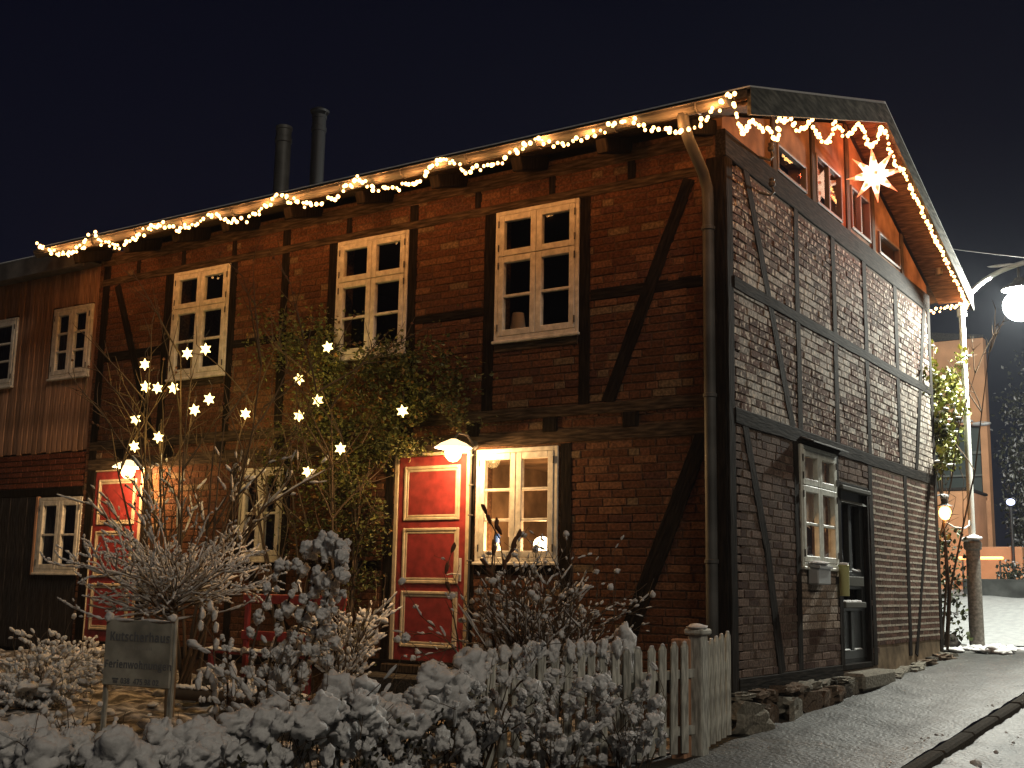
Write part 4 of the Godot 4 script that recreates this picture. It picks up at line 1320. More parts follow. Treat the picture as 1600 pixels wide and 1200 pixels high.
# ---------------------------------------------------------------- street lamp
func make_street_lamp() -> void:
	var s := thing("street_lamp", "lit street lamp on a stepped pole with curved arm at the gable corner", "street lamp", Vector3(0.155, 0.9, -8.6))
	var o := s.position
	var c := MB.new()
	c.lathe([[0.115, -0.1], [0.105, 0.1], [0.098, 1.40], [0.125, 1.42], [0.13, 1.5], [0.11, 1.54], [0.05, 1.56]], 20)
	part(s, "column", c.mesh(), mat("lamp_column", lin(0.32, 0.29, 0.25), 0.7, Vector3.ONE * 1.3, tex["fine"], 0.3))
	var pole := MB.new()
	pole.lathe([[0.05, 1.55], [0.046, 4.9], [0.07, 4.91], [0.07, 5.02], [0.046, 5.03]], 16)
	part(s, "pole", pole.mesh(), mat("lamp_pole", lin(0.42, 0.43, 0.40), 0.55))
	var arm := MB.new()
	var pts := PackedVector3Array()
	var rr := PackedFloat32Array()
	for k in 14:
		var t := k / 13.0
		pts.append(Vector3(1.25 * t * t * 0.72 + 0.35 * t, 5.02 + 0.55 * sin(t * PI * 0.5) + 0.08 * t, 0.02)); rr.append(0.042 - 0.008 * t)
	arm.tube(pts, rr, 10)
	part(s, "arm", arm.mesh(), mats["lamp_pole"])
	var hx := Vector3(0.83, 4.98, 0.0)
	var head := MB.new()
	head.lathe([[0.0, 0.30], [0.06, 0.29], [0.10, 0.22], [0.24, 0.14], [0.25, 0.11], [0.20, 0.11]], 24, Transform3D(Basis(), hx + Vector3(0, 0.13, 0)))
	head.rod(hx + Vector3(0, 0.32, 0), hx + Vector3(0, 0.58, 0), 0.02)
	part(s, "lamp_cover", head.mesh(), mats["iron"])
	var bowl := SphereMesh.new()
	bowl.radius = 0.246; bowl.height = 0.47; bowl.radial_segments = 28; bowl.rings = 14
	part(s, "lamp_bulb", bowl, glow("street_glow", Color(0.93, 0.98, 1.0), 9.0), Transform3D(Basis(), hx))
	lamp(s, hx, Color(0.97, 0.98, 0.93), 76.0, 0.12, 40)
	snow_many(s, [lump(Vector3(0.02, 1.58, 0.03), Vector3(0.125, 0.05, 0.12)), lump(Vector3(-0.05, 1.56, 0.06), Vector3(0.09, 0.035, 0.07)), lump(Vector3(0.6, 5.62, 0.02), Vector3(0.2, 0.02, 0.03))])

# ---------------------------------------------------------------- fence
func make_fence() -> void:
	rng.seed = 51
	var gate := thing("picket_gate", "short run of slim white pickets between brick corner and capped post", "gate", Vector3(0.18, 0.42, 0.7))
	var o := gate.position
	for k in 5:
		var t := k / 4.0
		var p := Vector3(lerpf(0.12, 0.2, t), 0, lerpf(0.33, 0.93, t))
		picket(gate, p - o, atan2(0.6, -0.08) , 0.87 - 0.03 * t, pave(p.x, p.z) - o.y, 0.0)
	for y in [0.2, 0.62]:
		var r := MB.new()
		r.bbox(Vector3(-0.02, -0.035, -0.36), Vector3(0.012, 0.035, 0.3), 0.005, Transform3D(Basis(Vector3.UP, 0.13), Vector3(-0.035, y, -0.05)))
		part(gate, "rail", r.mesh(), mats["picket3"])
	# posts
	for q in [[0.17, 1.02, 0.95, "picket1", true, "stout grey gate post with a snow topped cap"], [0.10, 1.18, 0.93, "board2", false, "bare brown gate post beside the capped post"]]:
		var po := thing("gate_post", q[5], "post", Vector3(q[0], pave(q[0], q[1]), q[1]))
		var b := MB.new()
		b.bbox(Vector3(-0.06, -0.1, -0.06), Vector3(0.06, q[2] - 0.05, 0.06), 0.01)
		part(po, "shaft", b.mesh(), mats[q[3]])
		if q[4]:
			var cpm := MB.new()
			cpm.bbox(Vector3(-0.085, q[2] - 0.05, -0.085), Vector3(0.085, q[2], 0.085), 0.014)
			part(po, "cap", cpm.mesh(), mats["picket2"])
			snow_many(po, [lump(Vector3(0, q[2] + 0.012, 0), Vector3(0.08, 0.026, 0.08))])
	var fe := thing("picket_fence", "weathered white picket fence with snow capped tops along the garden", "fence", Vector3(-0.1, 0.38, 1.8))
	o = fe.position
	var d := Vector2(-0.5, 1.0).normalized()
	var yaw := atan2(d.y, d.x)
	for k in 19:
		var s := 0.10 + k * 0.106
		var p := Vector3(0.2 + d.x * s, 0, 1.15 + d.y * s)
		picket(fe, p - o, yaw, 0.85 + rnd(-0.012, 0.012), pave(p.x, p.z) - o.y, 0.0 if k < 6 else 1.0)
	for y in [0.2, 0.62]:
		var r := MB.new()
		var m := Vector3(0.2 + d.x * 1.05, 0, 1.15 + d.y * 1.05)
		r.bbox(Vector3(-1.08, -0.035, -0.012), Vector3(1.08, 0.035, 0.02), 0.005, Transform3D(Basis(Vector3(d.x, -0.052 * d.y, d.y), Vector3.UP, Vector3(-d.y, 0, d.x)), m - o + Vector3(-0.03, y + pave(m.x, m.z) , 0.0)))
		part(fe, "rail", r.mesh(), mats["picket3"])
	var sp := thing("fence_post", "fence post under a tall rounded cap of snow where pickets begin", "post", Vector3(-0.16, pave(0, 1.62), 1.60))
	var pb := MB.new()
	pb.bbox(Vector3(-0.06, -0.1, -0.06), Vector3(0.06, 0.86, 0.06), 0.01)
	part(sp, "shaft", pb.mesh(), mats["picket4"])
	snow_many(sp, [lump(Vector3(0, 0.88, 0), Vector3(0.085, 0.13, 0.085)), lump(Vector3(0.01, 0.76, 0.05), Vector3(0.08, 0.15, 0.05)), lump(Vector3(-0.12, 0.80, 0.02), Vector3(0.07, 0.06, 0.06))], true)

func picket(parent: Node3D, at: Vector3, yaw: float, h: float, ground: float, snow: float) -> void:
	var b := MB.new()
	var w := 0.033
	b.bbox(Vector3(-w, 0.04, -0.011), Vector3(w, h - 0.035, 0.011), 0.004)
	b.hexa([Vector3(-w, h - 0.036, -0.010), Vector3(w, h - 0.036, -0.010), Vector3(w, h - 0.036, 0.010), Vector3(-w, h - 0.036, 0.010), Vector3(-0.013, h, -0.008), Vector3(0.013, h, -0.008), Vector3(0.013, h, 0.008), Vector3(-0.013, h, 0.008)])
	var x := Transform3D(Basis(Vector3.UP, -yaw) * Basis(Vector3.BACK, rnd(-0.02, 0.02)), Vector3(at.x, ground, at.z))
	var p := part(parent, "picket", b.mesh(), mats["picket%d" % (rng.randi() % 6)], x)
	if snow > 0.0:
		var xs := [lump(Vector3(rnd(-0.01, 0.01), h + 0.005, 0), Vector3(0.046, 0.05 + rnd(0, 0.025), 0.042), rnd(0, TAU))]
		for k in 5: xs.append(lump(Vector3(rnd(-0.035, 0.035), h - rnd(0.02, 0.16), 0.018), Vector3(rnd(0.015, 0.03), rnd(0.02, 0.05), 0.02), rnd(0, TAU)))
		snow_many(p, xs, true)
	else:
		snow_many(p, [lump(Vector3(0, h, 0), Vector3(0.016, 0.012, 0.014))])

# ---------------------------------------------------------------- fairy lights
func string_light(called: String, label: String, pts: Array, gap: float, each: int, e: float, cap: int) -> void:
	var s := thing(called, label, "fairy lights", pts[0])
	var cur := Curve3D.new()
	for i in pts.size():
		var tg: Vector3 = (pts[mini(i + 1, pts.size() - 1)] - pts[maxi(i - 1, 0)]) * 0.16
		cur.add_point(pts[i] - pts[0], -tg, tg)
	cur.bake_interval = 0.02
	var total := cur.get_baked_length()
	var wire := MB.new()
	var wp := PackedVector3Array()
	var wr := PackedFloat32Array()
	var k := 0
	while k * 0.03 < total:
		wp.append(cur.sample_baked(k * 0.03)); wr.append(0.0035)
		k += 1
	wire.tube(wp, wr, 4)
	part(s, "wire", wire.mesh(), mats["iron"])
	var bm := SphereMesh.new()
	bm.radius = 0.0172; bm.height = 0.038; bm.radial_segments = 8; bm.rings = 5
	var u := 0.0
	var i := 0
	while u < total and i < cap:
		var off := rv() * Vector3(0.014, 0.03, 0.03)
		var at := cur.sample_baked(u) + off
		var sc := rnd(0.75, 1.25)
		part(s, "bulb", bm, glow("fairy_glow", Color(1.0, 0.73, 0.42), 9.0), Transform3D(Basis.from_scale(Vector3.ONE * sc), at))
		if i % each == each / 2: lamp(s, at, Color(1.0, 0.64, 0.34), e, 0.012, 8)
		u += gap * rnd(0.45, 1.55)
		i += 1

func make_garlands() -> void:
	rng.seed = 61
	var f := []
	for q in [Vector2(-9.19, 5.91), Vector2(-9.04, 5.83), Vector2(-8.88, 5.77), Vector2(-8.71, 5.72), Vector2(-8.61, 5.69), Vector2(-8.44, 5.71), Vector2(-8.29, 5.74), Vector2(-8.2, 5.8), Vector2(-8.06, 5.89), Vector2(-7.98, 5.8), Vector2(-7.87, 5.73), Vector2(-7.72, 5.7), Vector2(-7.62, 5.66), Vector2(-7.51, 5.63), Vector2(-7.42, 5.68), Vector2(-7.31, 5.68), Vector2(-7.2, 5.73), Vector2(-7.06, 5.77), Vector2(-6.93, 5.79), Vector2(-6.82, 5.82), Vector2(-6.67, 5.75), Vector2(-6.49, 5.7), Vector2(-6.33, 5.7), Vector2(-6.17, 5.72), Vector2(-6.02, 5.77), Vector2(-5.91, 5.77), Vector2(-5.8, 5.72), Vector2(-5.64, 5.66), Vector2(-5.49, 5.64), Vector2(-5.34, 5.65), Vector2(-5.17, 5.7), Vector2(-5.05, 5.76), Vector2(-4.88, 5.84), Vector2(-4.74, 5.74), Vector2(-4.62, 5.73), Vector2(-4.52, 5.67), Vector2(-4.41, 5.64), Vector2(-4.26, 5.64), Vector2(-4.18, 5.67), Vector2(-4.03, 5.68), Vector2(-3.95, 5.74), Vector2(-3.86, 5.78), Vector2(-3.78, 5.82), Vector2(-3.7, 5.79), Vector2(-3.62, 5.72), Vector2(-3.53, 5.67), Vector2(-3.38, 5.66), Vector2(-3.25, 5.61), Vector2(-3.15, 5.64), Vector2(-3.07, 5.64), Vector2(-2.99, 5.64), Vector2(-2.91, 5.7), Vector2(-2.85, 5.73), Vector2(-2.75, 5.77), Vector2(-2.69, 5.85), Vector2(-2.62, 5.79), Vector2(-2.51, 5.76), Vector2(-2.39, 5.67), Vector2(-2.28, 5.65), Vector2(-2.16, 5.67), Vector2(-2.05, 5.66), Vector2(-1.9, 5.7), Vector2(-1.76, 5.75), Vector2(-1.58, 5.81), Vector2(-1.47, 5.77), Vector2(-1.33, 5.72), Vector2(-1.19, 5.71), Vector2(-1.05, 5.74), Vector2(-0.92, 5.74), Vector2(-0.78, 5.78), Vector2(-0.65, 5.79), Vector2(-0.55, 5.81), Vector2(-0.46, 5.73), Vector2(-0.33, 5.67), Vector2(-0.2, 5.62), Vector2(-0.08, 5.6), Vector2(0.01, 5.61), Vector2(0.08, 5.6), Vector2(0.14, 5.66), Vector2(0.21, 5.7), Vector2(0.28, 5.73), Vector2(0.33, 5.78), Vector2(0.39, 5.85)]:
		f.append(Vector3(q.x, q.y, 0.765))
	string_light("eave_lights", "swagged string of warm fairy lights hung along the front gutter", f, 0.041, 11, 0.14, 290)
	var g := []
	for q in [Vector3(0.41, 5.83, 0.72), Vector3(0.42, 5.66, 0.72), Vector3(0.44, 5.6, 0.72), Vector3(0.44, 5.59, 0.65), Vector3(0.44, 5.53, 0.68), Vector3(0.44, 5.56, 0.55), Vector3(0.44, 5.67, 0.44), Vector3(0.44, 5.72, 0.35), Vector3(0.44, 5.70, 0.26), Vector3(0.44, 5.72, 0.17), Vector3(0.44, 5.75, 0.05), Vector3(0.44, 5.74, -0.04), Vector3(0.44, 5.79, -0.24)]: g.append(q)
	for q in [Vector2(5.89, -0.19), Vector2(5.97, -0.36), Vector2(6.03, -0.46), Vector2(6.02, -0.6), Vector2(6.01, -0.73), Vector2(6.08, -0.91), Vector2(6.22, -1.07), Vector2(6.19, -1.18), Vector2(6.14, -1.33), Vector2(6.15, -1.52), Vector2(6.29, -1.73), Vector2(6.50, -1.89), Vector2(6.47, -1.99), Vector2(6.45, -2.16), Vector2(6.54, -2.38), Vector2(6.71, -2.58), Vector2(6.77, -2.7), Vector2(6.72, -2.85), Vector2(6.64, -2.94), Vector2(6.65, -3.13), Vector2(6.76, -3.34), Vector2(6.94, -3.46), Vector2(7.0, -3.66), Vector2(6.94, -3.8), Vector2(6.84, -3.82), Vector2(6.80, -3.94), Vector2(6.75, -4.03), Vector2(6.71, -4.14), Vector2(6.76, -4.45), Vector2(6.71, -4.61), Vector2(6.65, -4.72), Vector2(6.60, -4.89), Vector2(6.56, -5.03), Vector2(6.50, -5.24), Vector2(6.43, -5.35), Vector2(6.40, -5.6), Vector2(6.31, -5.75), Vector2(6.24, -6.0), Vector2(6.18, -6.27), Vector2(6.10, -6.35), Vector2(6.05, -6.63), Vector2(5.98, -6.82), Vector2(5.90, -7.11), Vector2(5.80, -7.4), Vector2(5.74, -7.68)]:
		g.append(Vector3(0.46, q.x, q.y))
	for q in [Vector2(0.30, 5.84), Vector2(0.18, 5.83), Vector2(0.05, 5.81), Vector2(-0.1, 5.78)]: g.append(Vector3(q.x, q.y - 0.06, -7.72))
	string_light("gable_lights", "thick string of warm fairy lights looped under the gable verge", g, 0.040, 11, 0.095, 299)
	# large star
	var st := thing("paper_star", "large glowing many-pointed paper star hanging under the gable", "star", Vector3(0.33, 6.49, -3.66))
	var b := MB.new()
	var dirs := []
	for a in [-1, 0, 1]:
		for c in [-1, 0, 1]:
			for d in [-1, 0, 1]:
				if absi(a) + absi(c) + absi(d) > 0: dirs.append(Vector3(a, c, d).normalized())
	var tips := MB.new()
	for dr in dirs:
		var ex: Vector3 = dr
		var q := Basis.looking_at(ex, Vector3(0.31, 0.9, 0.2))
		var len := 0.33 if absf(ex.x) + absf(ex.y) + absf(ex.z) < 1.6 else 0.27
		for k in 4:
			var a0 := TAU * k / 4 + PI / 4
			var a1 := TAU * (k + 1) / 4 + PI / 4
			var p0 := ex * 0.085 + (q.x * cos(a0) + q.y * sin(a0)) * 0.055
			var p1 := ex * 0.085 + (q.x * cos(a1) + q.y * sin(a1)) * 0.055
			var m0 := p0.lerp(ex * len, 0.55)
			var m1 := p1.lerp(ex * len, 0.55)
			b.quad(p0, p1, m1, m0, (p0 + p1) / 2 - ex * 0.085)
			tips.quad(m0, m1, ex * len, ex * len, (p0 + p1) / 2 - ex * 0.085)
	part(st, "paper_body", b.mesh(), glow("star_glow", Color(1.0, 0.80, 0.66), 3.0), Transform3D(Basis.from_euler(Vector3(0.2, 0.35, 0.1)), Vector3.ZERO))
	part(st, "paper_tips", tips.mesh(), glow("star_tip_glow", Color(1.0, 0.5, 0.28), 1.5), Transform3D(Basis.from_euler(Vector3(0.2, 0.35, 0.1)), Vector3.ZERO))
	var cord := MB.new()
	cord.rod(Vector3(0, 0.32, 0), Vector3(0.05, 0.62, 0.0), 0.004, 5)
	part(st, "cord", cord.mesh(), mats["iron"])
	for k in 6:
		var dd: Vector3 = [Vector3.LEFT, Vector3.RIGHT, Vector3.UP, Vector3.DOWN, Vector3.FORWARD, Vector3.BACK][k]
		lamp(st, dd * 0.4, Color(1.0, 0.33, 0.19), 0.16, 0.06, 8)

func make_door_lamps() -> void:
	for q in [[-2.74, "round opal lamp on the wall above the near red door", 2.4], [-7.60, "round opal lamp on the wall above the far red door", 2.3]]:
		var l := thing("door_lamp", q[1], "wall lamp", Vector3(q[0], 2.95, 0.35))
		var arm := MB.new()
		arm.tube(PackedVector3Array([Vector3(0.02, 0.10, -0.33), Vector3(0.02, 0.19, -0.2), Vector3(0, 0.20, -0.08), Vector3(0, 0.12, 0)]), PackedFloat32Array([0.014, 0.013, 0.012, 0.012]), 8)
		arm.lathe([[0.0, 0.0], [0.05, 0.0], [0.05, 0.02], [0.0, 0.025]], 14, Transform3D(Basis(Vector3.RIGHT, PI / 2), Vector3(0.02, 0.10, -0.345)))
		part(l, "arm", arm.mesh(), mats["iron"])
		var sh := MB.new()
		sh.lathe([[0.03, 0.13], [0.06, 0.115], [0.13, 0.085], [0.185, 0.045], [0.19, 0.04], [0.18, 0.038], [0.12, 0.068], [0.05, 0.09], [0.0, 0.095]], 28)
		part(l, "lamp_shade", sh.mesh(), glow("shade_glow", Color(1.0, 0.86, 0.62), 2.0))
		var bu := MB.new()
		bu.lathe([[0.03, 0.09], [0.065, 0.05], [0.085, 0.0], [0.075, -0.05], [0.042, -0.088], [0.0, -0.10]], 20)
		part(l, "bulb", bu.mesh(), glow("door_glow", Color(1.0, 0.80, 0.48), 14.0))
		lamp(l, Vector3(0, 0.0, 0), Color(1.0, 0.78, 0.53), q[2], 0.05, 12)

# ---------------------------------------------------------------- plants
func grow(b: MB, p: Vector3, d: Vector3, len: float, r: float, depth: int, o: Dictionary, segs: Array) -> void:
	var n := 5 if depth > 0 else 4
	var pts := PackedVector3Array([p])
	var rs := PackedFloat32Array([r])
	var st := len / n
	for i in n:
		d = (d + rv() * o.wig + Vector3.UP * o.up - Vector3.UP * o.get("droop", 0.0) * (float(i) / n)).normalized()
		var q := p + d * st
		segs.append([p, q, r * (1.0 - 0.7 * i / n), depth])
		p = q
		pts.append(p); rs.append(maxf(r * (1.0 - 0.75 * (i + 1) / n), 0.0022))
		if depth > 0 and i >= o.get("first", 1) - 1:
			for k in o.kids:
				if rng.randf() < o.get("prob", 0.8):
					var side := (d.cross(rv())).normalized()
					grow(b, p, (d * o.fwd + side * rnd(0.6, 1.0)).normalized(), len * rnd(o.shrink * 0.7, o.shrink), r * 0.55, depth - 1, o, segs)
	b.tube(pts, rs, 5 if r > 0.012 else 3, false)

func seg_snow(segs: Array, cover: float, th: float, flat := 0.85) -> Array:
	var xs := []
	for s in segs:
		var a: Vector3 = s[0]
		var q: Vector3 = s[1]
		var d := (q - a)
		var l := d.length()
		if l < 0.01 or rng.randf() > cover: continue
		var dn := d / l
		if absf(dn.y) > flat: continue
		var side := dn.cross(Vector3.UP).normalized()
		var up := side.cross(dn)
		var t := th * rnd(0.6, 1.35)
		xs.append(Transform3D(Basis(dn * l * rnd(0.45, 0.62), up * t, side * t * 0.85), (a + q) / 2 + Vector3.UP * (s[2] + t * 0.45)))
	return xs

func shrub(called: String, label: String, category: String, at: Vector3, stems: Array, o: Dictionary, bark: String) -> Array:
	var t := thing(called, label, category, at)
	var b := MB.new()
	var segs := []
	for s in stems: grow(b, s[0], s[1].normalized(), s[2], s[3], o.depth, o, segs)
	part(t, "branches", b.mesh(), mats[bark])
	return [t, segs]

func make_plants() -> void:
	rng.seed = 71
	# dome of snowy shoots on a stem
	var at := Vector3(-4.28, 0.55, 2.4)
	var stems := []
	for k in 70:
		var a := TAU * k * 0.381966 + rnd(-0.2, 0.2)
		var el := rnd(0.02, 0.5) if k % 5 < 3 else rnd(0.5, 1.3)
		stems.append([Vector3(rnd(-0.03, 0.03), rnd(0.72, 1.05), rnd(-0.03, 0.03)), Vector3(cos(a), el * 0.95, sin(a)), rnd(0.62, 0.92) * (1.0 if el < 0.7 else 0.85), 0.008])
	var r := shrub("dome_shrub", "round-headed shrub of snow coated shoots on a single stem behind the sign", "shrub", at, stems, {"depth": 2, "wig": 0.12, "up": 0.045, "kids": 1, "prob": 0.62, "fwd": 1.1, "shrink": 0.42}, "bark_pale")
	var tk := MB.new()
	tk.tube(PackedVector3Array([Vector3(0.02, -0.1, 0), Vector3(0, 0.4, 0.01), Vector3(0, 0.9, 0)]), PackedFloat32Array([0.035, 0.03, 0.035]), 8)
	tk.tube(PackedVector3Array([Vector3(0.09, -0.1, 0.02), Vector3(0.07, 0.4, 0), Vector3(0.03, 0.85, 0)]), PackedFloat32Array([0.018, 0.016, 0.014]), 6)
	part(r[0], "trunk", tk.mesh(), mats["bark_pale"])
	snow_many(r[0], seg_snow(r[1], 0.8, 0.0095, 0.97))
	# tall bare shrub hung with stars
	at = Vector3(-5.45, 0.6, 1.25)
	stems = []
	for k in 13:
		var tx := lerpf(-0.42, 0.34, k / 12.0)
		stems.append([Vector3(tx * 0.5, 0, rnd(-0.1, 0.1)), Vector3(tx + rnd(-0.08, 0.08), 1.0, rnd(-0.12, 0.12)), rnd(2.6, 3.5), 0.022])
	r = shrub("bare_shrub", "tall leafless shrub rising past the first upper window", "shrub", at, stems, {"depth": 2, "wig": 0.10, "up": 0.03, "kids": 2, "prob": 0.6, "fwd": 1.2, "shrink": 0.38, "first": 2}, "bark")
	var low := []
	for s in r[1]:
		if s[0].y < 2.3: low.append(s)
	snow_many(r[0], seg_snow(low, 0.5, 0.013))
	var hips := []
	for s in r[1]:
		if s[3] == 0 and rng.randf() < 0.05: hips.append(lump(s[1], Vector3.ONE * 0.014))
	many(r[0], "bud", blob_lo[0], mat("bud", lin(0.10, 0.05, 0.03), 0.7), hips)
	# climbing rose on the wall
	var ivy := thing("climbing_rose", "leafy green climber covering the wall left of the near red door", "climbing plant", Vector3(-4.1, 0.6, 0.2))
	var ib := MB.new()
	var isegs := []
	for k in 9:
		grow(ib, Vector3(rnd(-0.9, 0.1), 0, rnd(-0.05, 0.1)), Vector3(rnd(-0.25, 0.2), 1, rnd(-0.02, 0.08)), rnd(2.4, 3.6), 0.022, 2, {"wig": 0.16, "up": 0.06, "kids": 2, "prob": 0.55, "fwd": 0.9, "shrink": 0.4, "first": 2, "depth": 2}, isegs)
	part(ivy, "stems", ib.mesh(), mats["bark"])
	var xs := []
	var cs := []
	var clumps := [] # centre x, y, radius x, radius y, leaves
	for q in [[-4.75, 4.35, 0.55, 0.28, 900], [-4.0, 4.0, 0.7, 0.28, 1300], [-3.2, 3.75, 0.55, 0.40, 1500], [-3.05, 3.35, 0.45, 0.35, 1200], [-5.3, 4.35, 0.30, 0.35, 300], [-5.7, 4.45, 0.16, 0.45, 220], [-4.55, 3.75, 0.45, 0.45, 900], [-3.75, 3.5, 0.5, 0.4, 1100], [-4.7, 3.25, 0.5, 0.4, 800], [-3.6, 3.02, 0.65, 0.26, 1100], [-4.3, 2.7, 0.6, 0.4, 1000], [-5.2, 3.0, 0.45, 0.5, 450], [-4.0, 2.3, 0.4, 0.5, 800], [-3.95, 1.75, 0.25, 0.5, 500], [-4.75, 2.2, 0.5, 0.5, 450], [-4.2, 1.3, 0.4, 0.4, 260], [-3.4, 3.55, 0.5, 0.45, 1500], [-4.9, 4.2, 0.5, 0.4, 900], [-4.4, 3.2, 0.8, 0.7, 1500], [-4.2, 2.4, 0.45, 0.7, 900]]: clumps.append(q)
	var fnz := noise(91, 2.2, 3)
	for q in clumps:
		for k in q[4]:
			var p := Vector3(q[0] + rng.randfn(0, 0.5) * q[2], q[1] + rng.randfn(0, 0.5) * q[3], 0.06 + absf(rng.randfn(0, 0.16)))
			if fnz.get_noise_3d(p.x, p.y, p.z) < -0.18: continue
			if p.x > -2.83 and p.y < 3.15 or p.x > -3.7 and p.y < 2.95: continue
			if p.x > -4.6 and p.x < -3.72 and p.y > 4.22 and p.z < 0.3 and rng.randf() < 0.8: continue
			xs.append(Transform3D(Basis(Vector3.UP, rnd(-1.4, 1.4)) * Basis(Vector3.RIGHT, rnd(-0.3, 2.6)) * Basis(Vector3.BACK, rnd(0, TAU)) * Basis.from_scale(Vector3.ONE * rnd(0.032, 0.062)), p - ivy.position))
			var g := rng.randf()
			cs.append(Color(0.07, 0.085, 0.020).lerp(Color(0.18, 0.175, 0.04), g * g) if g < 0.9 else Color(0.19, 0.10, 0.02))
	many(ivy, "foliage", leaf_mesh(), mats["leaf"], xs, cs)
	# snow-laden arching shrub
	at = Vector3(-2.5, 0.4, 3.2)
	var arch := thing("arching_shrub", "arching shrub with heavy snow beads along its canes", "shrub", at)
	var ab := MB.new()
	var beads := []
	for q in [[Vector3(0.1, 0, 0), Vector3(0.72, 1.78, 0), 0.12, 1.0], [Vector3(0, 0, 0.05), Vector3(0.35, 1.45, 0.05), 0.1, 0.8], [Vector3(0.12, 0, 0.1), Vector3(0.80, 1.72, 0.0), -0.05, 1.0], [Vector3(0.15, 0, 0.0), Vector3(0.95, 1.5, 0.1), -0.1, 0.9], [Vector3(0.1, 0, -0.1), Vector3(0.62, 1.3, -0.1), 0.1, 0.9], [Vector3(-0.15, 0, 0), Vector3(-0.25, 0.85, 0), 0.0, 0.5], [Vector3(0.15, 0, 0.1), Vector3(0.55, 0.8, 0.15), 0.0, 0.6]]:
		var pts := PackedVector3Array()
		var rs := PackedFloat32Array()
		for i in 13:
			var t := i / 12.0
			var p: Vector3 = q[0].lerp(q[1], t) + Vector3(-q[2] * sin(t * PI), 0, 0)
			if t > 0.8: p += Vector3(0.10, -0.22, 0) * pow((t - 0.8) / 0.2, 1.5) * (1.0 if q[3] == 1.0 else 0.3)
			pts.append(p); rs.append(0.014 * (1.0 - 0.7 * t))
			if t > 0.3:
				for m in 3:
					var s: float = rnd(0.018, 0.046) * q[3]
					beads.append(lump(p + rv() * 0.04 + Vector3(0, 0.02, 0), Vector3(s, s * 1.15, s), rnd(0, TAU)))
		ab.tube(pts, rs, 6)
		# hanging flower heads under snow
		if q[3] >= 0.9:
			for i in 7:
				var p: Vector3 = pts[12].lerp(pts[6], i / 9.0 * 0.6) + Vector3(rnd(-0.02, 0.10), -0.07 * i - 0.02, rnd(-0.06, 0.06))
				beads.append(lump(p, Vector3.ONE * rnd(0.022, 0.042), rnd(0, TAU)))
	part(arch, "canes", ab.mesh(), mats["bark"])
	snow_many(arch, beads, true)
	var tw := MB.new()
	var ts := []
	for k in 14: grow(tw, Vector3(rnd(-0.1, 0.5), 0, rnd(-0.15, 0.2)), Vector3(rnd(-0.4, 0.4), 1, rnd(-0.3, 0.3)), rnd(0.4, 0.8), 0.008, 1, {"wig": 0.2, "up": 0.03, "kids": 2, "prob": 0.6, "fwd": 0.8, "shrink": 0.5}, ts)
	part(arch, "twigs", tw.mesh(), mats["bark_pale"])
	snow_many(arch, seg_snow(ts, 0.45, 0.022))
	# small round bush by the door
	small_bush("round_bush", "small rounded bush full of snow left of the near red door", Vector3(-3.52, 0.6, 0.95), 34, 0.88, 0.014, 0.8, 0.4)
	# large bush under the lit window
	small_bush("window_bush", "large twiggy bush with snow tufts beneath the lit window", Vector3(-1.14, 0.45, 1.3), 130, 1.22, 0.009, 0.34, 0.42, 2)
	var tall := [[Vector3(-0.25, 0.5, 0.1), Vector3(-0.12, 1, 0.05), 1.2, 0.016], [Vector3(-0.1, 0.5, 0.15), Vector3(-0.02, 1, 0), 1.05, 0.014], [Vector3(-0.55, 0.3, 0.1), Vector3(-0.35, 1, 0), 1.0, 0.012], [Vector3(0.3, 0.4, 0.1), Vector3(0.2, 1, 0), 1.0, 0.012]]
	r = shrub("budding_branches", "few tall bare branches with dark buds in front of the lit window", "shrub", Vector3(-1.18, 0.5, 1.35), tall, {"depth": 1, "wig": 0.10, "up": 0.05, "kids": 1, "prob": 0.7, "fwd": 1.2, "shrink": 0.3, "first": 3}, "bark")
	var buds := []
	for s in r[1]:
		if s[0].y > 1.1 and rng.randf() < 0.7:
			var dn: Vector3 = (s[1] - s[0]).normalized()
			buds.append(Transform3D(Basis.looking_at(dn, Vector3(0.3, 0.1, 1)) * Basis.from_scale(Vector3(0.016, 0.016, 0.045)), s[1] + rv() * 0.02))
	many(r[0], "bud", blob_lo[1], mat("bud", lin(0.10, 0.05, 0.03), 0.7), buds)
	# snow-laden branch tangle leaning on the fence
	r = shrub("fence_shrub", "snow laden shrub leaning over the pickets at the fence end", "shrub", Vector3(-0.55, 0.26, 3.05), [[Vector3(0, 0, 0), Vector3(0.1, 1, 0), 0.75, 0.018], [Vector3(0.05, 0, 0), Vector3(0.4, 1, -0.3), 0.8, 0.016], [Vector3(0, 0, 0.05), Vector3(-0.3, 1, 0.1), 0.7, 0.016], [Vector3(0, 0, -0.05), Vector3(-0.1, 1, -0.4), 0.75, 0.014], [Vector3(0.1, 0, 0.05), Vector3(0.6, 0.8, 0.1), 0.65, 0.014], [Vector3(-0.1, 0, 0.05), Vector3(-0.6, 0.7, 0.2), 0.6, 0.014]], {"depth": 2, "wig": 0.22, "up": 0.0, "kids": 1, "prob": 0.85, "fwd": 0.9, "shrink": 0.6}, "bark")
	snow_many(r[0], seg_snow(r[1], 0.5, 0.024), true)
